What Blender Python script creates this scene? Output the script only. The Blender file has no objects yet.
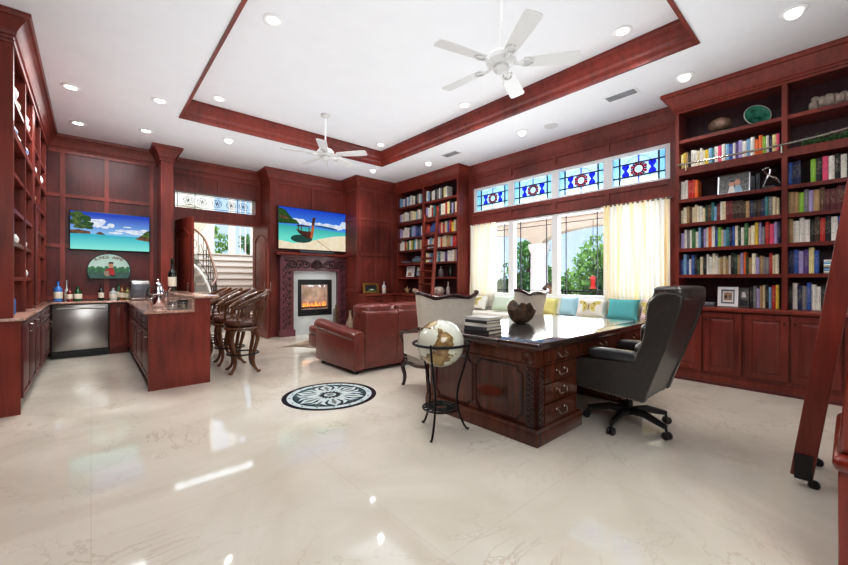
import bpy, bmesh, math, random
from mathutils import Vector, Matrix, Euler
PI = math.pi
rnd = random.Random(7)
scene = bpy.context.scene
COL = scene.collection

# ------------------------------------------------------------------ helpers
def lin(c):
    def f(v):
        v /= 255.0
        return v/12.92 if v <= .04045 else ((v+.055)/1.055)**2.4
    return (f(c[0]), f(c[1]), f(c[2]), 1)

def nodes(name):
    m = bpy.data.materials.new(name); m.use_nodes = True
    nt = m.node_tree
    return m, nt, nt.nodes['Principled BSDF']

def mat(name, rgb, rough=.5, metal=0, var=.12, scale=6, coat=0, emit=0, emitc=None, stretch=(1,1,1), rgb2=None, bump=0, spec=None):
    m, nt, b = nodes(name)
    N, L = nt.nodes, nt.links
    tc = N.new('ShaderNodeTexCoord'); mp = N.new('ShaderNodeMapping'); mp.inputs['Scale'].default_value = stretch
    no = N.new('ShaderNodeTexNoise'); no.inputs['Scale'].default_value = scale; no.inputs['Detail'].default_value = 4
    rp = N.new('ShaderNodeValToRGB')
    c = lin(rgb)
    if rgb2: c1, c2 = c, lin(rgb2)
    else:
        c1 = tuple(max(0, v*(1-var)) for v in c[:3])+(1,); c2 = tuple(min(1, v*(1+var)) for v in c[:3])+(1,)
    rp.color_ramp.elements[0].position = .32; rp.color_ramp.elements[1].position = .68
    rp.color_ramp.elements[0].color = c1; rp.color_ramp.elements[1].color = c2
    L.new(tc.outputs['Object'], mp.inputs[0]); L.new(mp.outputs[0], no.inputs['Vector'])
    L.new(no.outputs['Fac'], rp.inputs[0]); L.new(rp.outputs[0], b.inputs['Base Color'])
    b.inputs['Roughness'].default_value = rough; b.inputs['Metallic'].default_value = metal
    b.inputs['Coat Weight'].default_value = coat; b.inputs['Coat Roughness'].default_value = .12
    if spec is not None: b.inputs['Specular IOR Level'].default_value = spec
    if emit:
        b.inputs['Emission Color'].default_value = lin(emitc or rgb); b.inputs['Emission Strength'].default_value = emit
    if bump:
        bp = N.new('ShaderNodeBump'); bp.inputs['Strength'].default_value = bump; bp.inputs['Distance'].default_value = .01
        L.new(no.outputs['Fac'], bp.inputs['Height']); L.new(bp.outputs[0], b.inputs['Normal'])
    return m

def wood(name, rgb, rgb2, rough=.33, coat=.12):
    m, nt, b = nodes(name); N, L = nt.nodes, nt.links
    tc = N.new('ShaderNodeTexCoord'); mp = N.new('ShaderNodeMapping'); mp.inputs['Scale'].default_value = (9, 9, .8)
    n1 = N.new('ShaderNodeTexNoise'); n1.inputs['Scale'].default_value = 2.2; n1.inputs['Detail'].default_value = 6; n1.inputs['Distortion'].default_value = .8
    n2 = N.new('ShaderNodeTexNoise'); n2.inputs['Scale'].default_value = 1.1; n2.inputs['Detail'].default_value = 2
    mx = N.new('ShaderNodeMath'); mx.operation = 'MULTIPLY_ADD'; mx.inputs[1].default_value = .6
    rp = N.new('ShaderNodeValToRGB'); rp.color_ramp.elements[0].position = .5; rp.color_ramp.elements[1].position = 1.05 if False else .95
    rp.color_ramp.elements[0].color = lin(rgb); rp.color_ramp.elements[1].color = lin(rgb2)
    L.new(tc.outputs['Object'], mp.inputs[0]); L.new(mp.outputs[0], n1.inputs['Vector']); L.new(tc.outputs['Object'], n2.inputs['Vector'])
    L.new(n1.outputs['Fac'], mx.inputs[0]); L.new(n2.outputs['Fac'], mx.inputs[2]); L.new(mx.outputs[0], rp.inputs[0])
    L.new(rp.outputs[0], b.inputs['Base Color'])
    b.inputs['Roughness'].default_value = rough; b.inputs['Coat Weight'].default_value = coat; b.inputs['Coat Roughness'].default_value = .15; b.inputs['Specular IOR Level'].default_value = .35
    return m

def BM(): return bmesh.new()

def box(bm, a, b, M=None):
    x0, x1 = sorted((a[0], b[0])); y0, y1 = sorted((a[1], b[1])); z0, z1 = sorted((a[2], b[2]))
    vs = [bm.verts.new(Vector(p) if M is None else M @ Vector(p)) for p in
          ((x0,y0,z0),(x1,y0,z0),(x1,y1,z0),(x0,y1,z0),(x0,y0,z1),(x1,y0,z1),(x1,y1,z1),(x0,y1,z1))]
    for f in ((0,3,2,1),(4,5,6,7),(0,1,5,4),(1,2,6,5),(2,3,7,6),(3,0,4,7)):
        bm.faces.new([vs[i] for i in f])
    return vs

def rbox(bm, a, b, r=.02, seg=3, M=None):
    t = BM(); box(t, a, b)
    bmesh.ops.bevel(t, geom=t.edges[:]+t.verts[:], offset=r, segments=seg, profile=.5, affect='EDGES')
    merge(bm, t, M)

def merge(bm, t, M=None):
    mp = {}
    for v in t.verts: mp[v] = bm.verts.new(v.co if M is None else M @ v.co)
    for f in t.faces:
        try:
            nf = bm.faces.new([mp[v] for v in f.verts]); nf.material_index = f.material_index
        except ValueError: pass
    t.free()

def puff(bm, c, s, e=.5, M=None, nu=24, nv=14):
    """superellipsoid, half sizes s; e small = boxy"""
    def p(v, k): return math.copysign(abs(v)**k, v)
    rings = []
    for j in range(nv+1):
        v = -PI/2 + PI*j/nv
        ring = []
        for i in range(nu):
            u = 2*PI*i/nu
            q = Vector((s[0]*p(math.cos(v), e)*p(math.cos(u), e), s[1]*p(math.cos(v), e)*p(math.sin(u), e), s[2]*p(math.sin(v), e)))
            q += Vector(c)
            ring.append(q if M is None else M @ q)
        rings.append(ring)
    loft(bm, rings, cap=True)

def loft(bm, rings, cap=True, closed=True):
    R = [[bm.verts.new(p) for p in r] for r in rings]
    n = len(R[0])
    for a, b in zip(R, R[1:]):
        for i in range(n if closed else n-1):
            j = (i+1) % n
            try: bm.faces.new((a[i], a[j], b[j], b[i]))
            except ValueError: pass
    if cap and closed:
        try: bm.faces.new(list(reversed(R[0]))); bm.faces.new(R[-1])
        except ValueError: pass
    return R

def tube(bm, pts, r, n=8, closed=False, M=None, flat=None):
    pts = [Vector(p) for p in pts]
    if M is not None: pts = [M @ p for p in pts]
    k = len(pts); rings = []
    up = Vector((0,0,1)); prevn = None
    for i, p in enumerate(pts):
        if closed: t = (pts[(i+1) % k]-pts[i-1])
        else: t = pts[min(i+1, k-1)]-pts[max(i-1, 0)]
        t.normalize()
        if prevn is None:
            a = up if abs(t.z) < .95 else Vector((1,0,0))
            nrm = (a - t*a.dot(t)).normalized()
        else:
            nrm = prevn - t*prevn.dot(t)
            nrm = nrm.normalized() if nrm.length > 1e-6 else prevn
        prevn = nrm; bn = t.cross(nrm)
        rr = r[i] if isinstance(r, (list, tuple)) else r
        ra, rb = (rr, rr) if flat is None else (rr, rr*flat)
        rings.append([p + nrm*ra*math.cos(2*PI*q/n) + bn*rb*math.sin(2*PI*q/n) for q in range(n)])
    if closed: rings.append(rings[0])
    loft(bm, rings, cap=not closed)

def spline(pts, m=6):
    """catmull-rom through pts"""
    P = [Vector(p) for p in pts]; P = [P[0]*2-P[1]]+P+[P[-1]*2-P[-2]]; out = []
    for i in range(1, len(P)-2):
        for k in range(m):
            t = k/m; a, b, c, d = P[i-1], P[i], P[i+1], P[i+2]
            out.append(.5*((2*b)+(c-a)*t+(2*a-5*b+4*c-d)*t*t+(3*b-a-3*c+d)*t**3))
    out.append(P[-2].copy()); return out

def lathe(bm, prof, c=(0,0,0), n=20, M=None):
    c = Vector(c); rings = []
    for r, z in prof:
        ring = [c+Vector((max(r, 1e-4)*math.cos(2*PI*i/n), max(r, 1e-4)*math.sin(2*PI*i/n), z)) for i in range(n)]
        rings.append(ring if M is None else [M @ p for p in ring])
    loft(bm, rings)

def prism(bm, poly, pt, n0, n1):
    a = [bm.verts.new(pt(u, v, n0)) for u, v in poly]; b = [bm.verts.new(pt(u, v, n1)) for u, v in poly]
    k = len(poly)
    bm.faces.new(list(reversed(a))); bm.faces.new(b)
    for i in range(k):
        j = (i+1) % k; bm.faces.new((a[i], a[j], b[j], b[i]))

def flatpoly(bm, poly, pt, n, mi=0):
    f = bm.faces.new([bm.verts.new(pt(u, v, n)) for u, v in poly]); f.material_index = mi
    return f

def disc(cu, cv, ru, rv=None, n=20, a0=0, a1=2*PI):
    rv = ru if rv is None else rv
    full = abs(a1-a0-2*PI) < 1e-6
    return [(cu+ru*math.cos(a0+(a1-a0)*i/(n if full else n-1)), cv+rv*math.sin(a0+(a1-a0)*i/(n if full else n-1))) for i in range(n)]

# planes: (u, v, n) -> world; n grows out of the surface into the room
def face_back(y): return lambda u, v, n=0: Vector((u, y-n, v))      # faces -Y
def face_right(x): return lambda u, v, n=0: Vector((x-n, u, v))     # faces -X
def face_left(x): return lambda u, v, n=0: Vector((x+n, u, v))      # faces +X
def face_near(y): return lambda u, v, n=0: Vector((u, y+n, v))      # faces +Y
def ubox(bm, pt, u0, u1, v0, v1, n0, n1): box(bm, pt(u0, v0, n0), pt(u1, v1, n1))

def frustum(bm, pt, u0, u1, v0, v1, n0, n1, ins):
    a = [pt(u0,v0,n0), pt(u1,v0,n0), pt(u1,v1,n0), pt(u0,v1,n0)]
    b = [pt(u0+ins,v0+ins,n1), pt(u1-ins,v0+ins,n1), pt(u1-ins,v1-ins,n1), pt(u0+ins,v1-ins,n1)]
    loft(bm, [a, b])

def raised_door(bm, pt, u0, u1, v0, v1, n0=0, t=.022, w=.055):
    u0, u1 = sorted((u0, u1))
    ubox(bm, pt, u0, u1, v0, v1, n0, n0+t*.5)
    for a in ((u0, u0+w, v0, v1), (u1-w, u1, v0, v1), (u0+w, u1-w, v0, v0+w), (u0+w, u1-w, v1-w, v1)):
        ubox(bm, pt, a[0], a[1], a[2], a[3], n0+t*.3, n0+t)
    if u1-u0 > 3*w: frustum(bm, pt, u0+w+.012, u1-w-.012, v0+w+.012, v1-w-.012, n0+t*.5, n0+t*.95, .028)

def grid(bm, pt, us, vs, w=.07, n0=0, n1=.022):
    """raised stiles at us, rails at vs"""
    for u in us: ubox(bm, pt, u-w/2, u+w/2, vs[0]-w/2, vs[-1]+w/2, n0, n1)
    us2 = sorted(us)
    for v in vs:
        for a, b in zip(us2, us2[1:]): ubox(bm, pt, a+w/2, b-w/2, v-w/2, v+w/2, n0, n1)

def sweep(bm, path, prof, side=1, closed=False, z=0):
    """profile (p, dz) swept along a plan polyline with mitred corners; p goes to the given side"""
    P = [Vector((x, y)) for x, y in path]; k = len(P); dirs = []
    def nrm(a, b):
        d = (b-a).normalized(); return Vector((d.y, -d.x))*side
    rings = []
    for i in range(k):
        if closed: n1, n2 = nrm(P[i-1], P[i]), nrm(P[i], P[(i+1) % k])
        elif i == 0: n1 = n2 = nrm(P[0], P[1])
        elif i == k-1: n1 = n2 = nrm(P[-2], P[-1])
        else: n1, n2 = nrm(P[i-1], P[i]), nrm(P[i], P[i+1])
        m = (n1+n2); m = m/(max(.2, 1+n1.dot(n2)))
        rings.append([Vector((P[i].x+m.x*p, P[i].y+m.y*p, z+dz)) for p, dz in prof])
    if closed: rings.append(rings[0])
    loft(bm, rings, cap=not closed)

CROWN = [(0,-.26),(.02,-.26),(.025,-.235),(.015,-.22),(.02,-.2),(.035,-.19),(.045,-.15),(.075,-.1),(.1,-.07),(.11,-.055),(.13,-.05),(.14,-.03),(.14,-.002),(0,-.002)]

def link(o): COL.objects.link(o); return o

def mesh_from(name, bm, mats, smooth=True):
    bmesh.ops.recalc_face_normals(bm, faces=bm.faces[:])
    if smooth:
        for f in bm.faces: f.smooth = True
        for e in bm.edges:
            if len(e.link_faces) == 2:
                if e.calc_face_angle(0) > .6: e.smooth = False
            else: e.smooth = False
    me = bpy.data.meshes.new(name); bm.to_mesh(me); bm.free()
    for m in (mats if isinstance(mats, (list, tuple)) else [mats]): me.materials.append(m)
    return me

def wloc(o):
    v = Vector((0,0,0))
    while o: v = v + o.location; o = o.parent
    return v

def part(name, bm, mats, parent=None, bevel=0, world=True, smooth=True):
    """link bm as one mesh child; world=True: verts are world coords (parents unrotated)"""
    if world and parent is not None:
        d = wloc(parent)
        for v in bm.verts: v.co -= d
    o = bpy.data.objects.new(name, mesh_from(name, bm, mats, smooth)); link(o)
    if parent is not None: o.parent = parent
    if bevel:
        md = o.modifiers.new('bevel', 'BEVEL'); md.width = bevel; md.segments = 2; md.limit_method = 'ANGLE'; md.harden_normals = False
    return o

def tag(o, label, cat, group=None, kind=None):
    o['label'] = label; o['category'] = cat
    if group: o['group'] = group
    if kind: o['kind'] = kind
    return o

def thing(name, label, cat, loc=(0,0,0), rotz=0, group=None, kind=None):
    o = bpy.data.objects.new(name, None); link(o); o.empty_display_size = .1
    o.location = loc; o.rotation_euler = (0, 0, rotz)
    return tag(o, label, cat, group, kind)

def solo(name, bm, mats, label, cat, loc, group=None, world=False, bevel=0, rotz=0, kind=None):
    """a thing that is one mesh; verts local to loc unless world"""
    if world:
        for v in bm.verts: v.co -= Vector(loc)
    o = bpy.data.objects.new(name, mesh_from(name, bm, mats)); link(o); o.location = loc; o.rotation_euler = (0,0,rotz)
    if bevel:
        md = o.modifiers.new('bevel', 'BEVEL'); md.width = bevel; md.segments = 2; md.limit_method = 'ANGLE'
    return tag(o, label, cat, group, kind)

def struct(name, bm, mats, parent=None, bevel=0):
    o = bpy.data.objects.new(name, mesh_from(name, bm, mats)); link(o)
    if parent is not None: o.parent = parent
    else: o['kind'] = 'structure'
    if bevel:
        md = o.modifiers.new('bevel', 'BEVEL'); md.width = bevel; md.segments = 2; md.limit_method = 'ANGLE'
    return o

def dup(root, loc=None, rotz=None, label=None, group=None):
    r = root.copy(); link(r)
    if loc is not None: r.location = loc
    if rotz is not None: r.rotation_euler = (0, 0, rotz)
    if label: r['label'] = label
    if group: r['group'] = group
    for ch in list(root.children):
        c = ch.copy(); link(c); c.parent = r
        for g in list(ch.children):
            d = g.copy(); link(d); d.parent = c
    return r

ORD = ['first','second','third','fourth','fifth','sixth','seventh','eighth','ninth','tenth','eleventh','twelfth','thirteenth','fourteenth','fifteenth','sixteenth','seventeenth','eighteenth','nineteenth']
def ordinal(k):
    if k <= 19: return ORD[k-1]
    t = {2:'twenty',3:'thirty',4:'forty'}[k//10]
    return ({2:'twentieth',3:'thirtieth',4:'fortieth'}[k//10]) if k % 10 == 0 else t+'-'+ORD[k % 10-1]

# ------------------------------------------------------------------ materials
CH = wood('cherry_wood', (80,29,25), (136,56,45))
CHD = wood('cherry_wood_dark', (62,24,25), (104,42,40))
CHI = wood('cherry_wood_shaded', (46,20,32), (74,34,44), rough=.4)  # cherry with the dim, bluish shade of the shelf recesses put into its colour
CHL = wood('cherry_wood_light', (96,34,26), (146,60,46))
MAHO = wood('mahogany_polished', (52,22,13), (104,50,30), rough=.18, coat=.5)
MAHOD = wood('mahogany_dark', (40,16,12), (72,30,20), rough=.25, coat=.4)
WALNUT = wood('walnut_stool', (60,34,20), (118,74,46), rough=.22, coat=.5)
CEIL = mat('ceiling_paint', (229,231,235), .8, var=.015, scale=3)
WHITE = mat('white_paint', (236,237,238), .45, var=.02)
WALLP = mat('foyer_wall_paint', (232,230,224), .7, var=.02)
FANW = mat('fan_white', (204,204,203), .35, var=.02)
IRON = mat('wrought_iron', (24,22,22), .45, metal=.6, var=.2)
BLACKP = mat('black_plastic', (16,16,18), .35, var=.2)
STEEL = mat('brushed_steel', (176,174,172), .28, metal=1, var=.06, scale=3, stretch=(1,1,30))
CHROME = mat('polished_silver', (220,222,226), .08, metal=1, var=.03)
BRASS = mat('antique_brass', (150,118,66), .3, metal=1, var=.15)
PANEL = wood('cherry_panel_stile', (88,35,31), (144,66,57), .33, .12)
PEWTER = mat('pewter_handle', (170,165,155), .25, metal=1, var=.1)
GRANITE = mat('granite_top', (168,128,112), .12, var=.3, scale=40, rgb2=(206,176,160), coat=.4)
LEATH = mat('oxblood_leather', (116,52,44), .3, var=.14, scale=9, coat=.25, bump=.08)
LEATHB = mat('black_leather', (50,47,45), .33, var=.14, scale=30, coat=.15, bump=.06)
LEATHD = mat('brown_stool_leather', (92,56,46), .25, var=.2, scale=14, coat=.3)
CREAM = mat('cream_upholstery', (222,214,202), .85, var=.05, scale=30, bump=.05)
CUSH = mat('bench_cushion', (226,222,212), .9, var=.04, scale=20)
MARBLEW = mat('fireplace_marble', (206,212,212), .15, var=.05, scale=4)
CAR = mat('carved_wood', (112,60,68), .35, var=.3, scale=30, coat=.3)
CARD = mat('carving_dark', (60,28,34), .45, var=.3, scale=30)  # darker tone than the mantel, for the raised carving
PAGE = mat('book_pages', (226,218,200), .9, var=.06, scale=30)

def floor_mat():
    m, nt, b = nodes('polished_marble_floor'); N, L = nt.nodes, nt.links
    tc = N.new('ShaderNodeTexCoord')
    n1 = N.new('ShaderNodeTexNoise'); n1.inputs['Scale'].default_value = .9; n1.inputs['Detail'].default_value = 8; n1.inputs['Distortion'].default_value = 1.2
    n2 = N.new('ShaderNodeTexNoise'); n2.inputs['Scale'].default_value = 1.3; n2.inputs['Detail'].default_value = 9; n2.inputs['Roughness'].default_value = .62; n2.inputs['Distortion'].default_value = 1.6
    r1 = N.new('ShaderNodeValToRGB'); r1.color_ramp.elements[0].position = .3; r1.color_ramp.elements[1].position = .72
    r1.color_ramp.elements[0].color = lin((199,193,180)); r1.color_ramp.elements[1].color = lin((226,221,210))
    r2 = N.new('ShaderNodeValToRGB')   # thin veins where the noise crosses .5
    e = r2.color_ramp.elements; e[0].position = .488; e[0].color = (0,0,0,1); e[1].position = .512; e[1].color = (0,0,0,1)
    k = e.new(.5); k.color = (1,1,1,1)
    n3 = N.new('ShaderNodeTexNoise'); n3.inputs['Scale'].default_value = .8
    ms = N.new('ShaderNodeValToRGB'); ms.color_ramp.elements[0].position = .42; ms.color_ramp.elements[1].position = .62
    mm = N.new('ShaderNodeMath'); mm.operation = 'MULTIPLY'
    mk = N.new('ShaderNodeMath'); mk.operation = 'MULTIPLY'; mk.inputs[1].default_value = .42
    mix = N.new('ShaderNodeMixRGB'); mix.inputs[2].default_value = lin((150,128,108))
    br = N.new('ShaderNodeTexBrick'); br.offset = 0; br.inputs['Scale'].default_value = 1
    br.inputs['Brick Width'].default_value = 1.2; br.inputs['Row Height'].default_value = 1.2; br.inputs['Mortar Size'].default_value = .0025; br.inputs['Mortar Smooth'].default_value = .6
    br.inputs['Color1'].default_value = (0,0,0,1); br.inputs['Color2'].default_value = (.12,.12,.12,1); br.inputs['Mortar'].default_value = (1,1,1,1)
    mj = N.new('ShaderNodeMath'); mj.operation = 'MULTIPLY'; mj.inputs[1].default_value = .35
    mx2 = N.new('ShaderNodeMixRGB'); mx2.inputs[2].default_value = lin((176,162,148))
    for n in (n1, n2, n3, br): L.new(tc.outputs['Object'], n.inputs['Vector'])
    L.new(n1.outputs['Fac'], r1.inputs[0]); L.new(n2.outputs['Fac'], r2.inputs[0]); L.new(n3.outputs['Fac'], ms.inputs[0])
    L.new(r2.outputs[0], mm.inputs[0]); L.new(ms.outputs[0], mm.inputs[1]); L.new(mm.outputs[0], mk.inputs[0])
    L.new(mk.outputs[0], mix.inputs[0]); L.new(r1.outputs[0], mix.inputs[1])
    L.new(br.outputs['Color'], mj.inputs[0]); L.new(mj.outputs[0], mx2.inputs[0]); L.new(mix.outputs[0], mx2.inputs[1])
    L.new(mx2.outputs[0], b.inputs['Base Color'])
    b.inputs['Roughness'].default_value = .045; b.inputs['IOR'].default_value = 1.5
    return m
FLOOR = floor_mat()

def glass(name, rgb=(255,255,255), refl=.07, rough=.02):
    m = bpy.data.materials.new(name); m.use_nodes = True; nt = m.node_tree; N, L = nt.nodes, nt.links
    N.clear(); o = N.new('ShaderNodeOutputMaterial'); mx = N.new('ShaderNodeMixShader'); mx.inputs[0].default_value = refl
    t = N.new('ShaderNodeBsdfTransparent'); t.inputs[0].default_value = lin(rgb)
    g = N.new('ShaderNodeBsdfGlossy'); g.inputs['Roughness'].default_value = rough
    L.new(t.outputs[0], mx.inputs[1]); L.new(g.outputs[0], mx.inputs[2]); L.new(mx.outputs[0], o.inputs[0])
    return m
GLASS = glass('window_glass')
GLASSB = glass('glass_clear_vessel', (225,235,238), .22)

def stained(name, rgb, tr=.55):
    """coloured art glass: part see-through, part light-scattering"""
    m = bpy.data.materials.new(name); m.use_nodes = True; nt = m.node_tree; N, L = nt.nodes, nt.links
    N.clear(); o = N.new('ShaderNodeOutputMaterial'); mx = N.new('ShaderNodeMixShader'); mx.inputs[0].default_value = 1-tr
    no = N.new('ShaderNodeTexNoise'); no.inputs['Scale'].default_value = 14; tc = N.new('ShaderNodeTexCoord'); L.new(tc.outputs['Object'], no.inputs['Vector'])
    rp = N.new('ShaderNodeValToRGB'); c = lin(rgb); rp.color_ramp.elements[0].color = tuple(v*.8 for v in c[:3])+(1,); rp.color_ramp.elements[1].color = c
    L.new(no.outputs['Fac'], rp.inputs[0])
    t = N.new('ShaderNodeBsdfTransparent'); s = N.new('ShaderNodeBsdfTranslucent')
    L.new(rp.outputs[0], t.inputs[0]); L.new(rp.outputs[0], s.inputs[0])
    L.new(t.outputs[0], mx.inputs[1]); L.new(s.outputs[0], mx.inputs[2]); L.new(mx.outputs[0], o.inputs[0])
    return m
SG_BG = stained('art_glass_pale', (206,230,246)); SG_AQ = stained('art_glass_aqua', (190,226,240)); SG_BL = stained('art_glass_cobalt', (52,52,225), .8)
SG_RD = stained('art_glass_ruby', (200,24,44), .8); SG_GR = stained('art_glass_green', (130,210,120)); SG_PU = stained('art_glass_violet', (120,110,220), .8)
LEAD = mat('lead_came', (28,28,44), .5, metal=.4, var=.1)

def curtain_mat(name, rgb, amt=.45):
    m = bpy.data.materials.new(name); m.use_nodes = True; nt = m.node_tree; N, L = nt.nodes, nt.links
    N.clear(); o = N.new('ShaderNodeOutputMaterial'); mx = N.new('ShaderNodeMixShader'); mx.inputs[0].default_value = amt
    tc = N.new('ShaderNodeTexCoord'); mp = N.new('ShaderNodeMapping'); mp.inputs['Scale'].default_value = (1, 13, .15)
    no = N.new('ShaderNodeTexNoise'); no.inputs['Scale'].default_value = 2
    rp = N.new('ShaderNodeValToRGB'); c = lin(rgb); rp.color_ramp.elements[0].color = tuple(v*.9 for v in c[:3])+(1,); rp.color_ramp.elements[1].color = c
    L.new(tc.outputs['Object'], mp.inputs[0]); L.new(mp.outputs[0], no.inputs['Vector']); L.new(no.outputs['Fac'], rp.inputs[0])
    d = N.new('ShaderNodeBsdfDiffuse'); t = N.new('ShaderNodeBsdfTranslucent')
    r2 = N.new('ShaderNodeValToRGB'); r2.color_ramp.elements[0].position = .47; r2.color_ramp.elements[1].position = .62; r2.color_ramp.elements[0].color = lin((206,212,210)); r2.color_ramp.elements[1].color = lin((250,206,120))  # warm streaks of window light put into the translucent colour
    L.new(no.outputs['Fac'], r2.inputs[0]); L.new(r2.outputs[0], t.inputs[0])
    L.new(rp.outputs[0], d.inputs[0]); L.new(d.outputs[0], mx.inputs[1]); L.new(t.outputs[0], mx.inputs[2]); L.new(mx.outputs[0], o.inputs[0])
    return m
CURT = curtain_mat('curtain_cream', (240,238,228), .32)

ZC, ZT = 3.68, 3.95          # ceiling, raised tray
XL, XR, YB, YF = -.98, 6.2, 8.8, -1.6
# ------------------------------------------------------------------ camera
cd = bpy.data.cameras.new('camera'); cam = bpy.data.objects.new('camera', cd); link(cam)
cd.sensor_width = 36; cd.lens = 36*377/848; cd.shift_y = -2.5/848; cd.clip_start = .05
cam.location = (0, 0, 1.25); cam.rotation_euler = (PI/2, 0, -math.atan2(333, 377)); scene.camera = cam

CHM = wood('cherry_wood_satin', (80,29,25), (136,56,45), .5, 0)
# ------------------------------------------------------------------ shell
bm = BM(); box(bm, (XL-.2, YF-.2, -.1), (XR+.1, 9.2, 0)); struct('floor', bm, FLOOR)
TX0, TX1, TY0, TY1 = 1.0, 4.65, 1.04, 6.62
bm = BM()
for a in ((XL-.2, YF-.2, TX0, 9.2), (TX1, YF-.2, XR+.2, 9.2), (TX0, YF-.2, TX1, TY0), (TX0, TY1, TX1, 9.2)):
    box(bm, (a[0], a[1], ZC), (a[2], a[3], ZC+.1))
box(bm, (TX0-.1, TY0-.1, ZT), (TX1+.1, TY1+.1, ZT+.08))
for a in ((TX0-.1, TY0-.1, TX0, TY1+.1), (TX1, TY0-.1, TX1+.1, TY1+.1), (TX0, TY0-.1, TX1, TY0), (TX0, TY1, TX1, TY1+.1)):
    box(bm, (a[0], a[1], ZC+.1), (a[2], a[3], ZT))
struct('ceiling', bm, CEIL)
# wooden moulding round the raised tray: flat lip under the ceiling edge, then cove up to the tray
bm = BM()
prof = [(-.02,-.012),(-.02,0),(0,0),(0,.27),(.1,.268),(.1,.235),(.088,.225),(.078,.19),(.058,.14),(.045,.12),(.04,.1),(.04,.07),(.025,.05),(.015,.02),(.015,-.012)]
sweep(bm, [(TX0,TY0),(TX1,TY0),(TX1,TY1),(TX0,TY1)], prof, side=-1, closed=True, z=ZC)
struct('trim_tray', bm, CH)
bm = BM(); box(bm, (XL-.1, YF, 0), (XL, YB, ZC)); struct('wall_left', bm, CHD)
bm = BM(); box(bm, (XL-.1, YF-.1, 0), (XR+.2, YF, ZC)); struct('wall_front', bm, WALLP)

# right wall with window openings --------------------------------------------
WY0, WY1 = 1.70, 5.40                     # opening along y
bm = BM(); xw = XR
def rw(y0, y1, z0, z1): box(bm, (xw, y0, z0), (xw+.16, y1, z1))
rw(YF, WY0, 0, ZC); rw(WY1, 9.2, 0, ZC); rw(WY0, WY1, 0, .93); rw(WY0, WY1, 2.43, 2.70); rw(WY0, WY1, 3.215, ZC)
struct('wall_right', bm, PANEL); bm = BM()
pt = face_right(xw)
mull = [1.70, 2.58, 3.50, 4.44, 5.40]
grid(bm, pt, mull, [3.255, 3.46], .07)     # panels over the transoms
grid(bm, pt, mull, [2.475, 2.655], .07)
ubox(bm, pt, WY1+.0, WY1+.12, .9, 3.5, 0, .03); ubox(bm, pt, WY0-.16, WY0, .9, 3.5, 0, .03)
struct('trim_window_panelling', bm, PANEL)
bm = BM(); sweep(bm, [(xw, 5.56), (xw, 1.5)], CROWN, side=1, z=ZC); struct('trim_window_crown', bm, PANEL)
bm = BM(); box(bm, (XR-.012, WY0+.02, .645), (XR-.001, WY1-.02, .945)); box(bm, (XR-.05, WY0+.02, .93), (XR, WY1-.02, .95)); struct('trim_window_sill', bm, WHITE)
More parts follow.
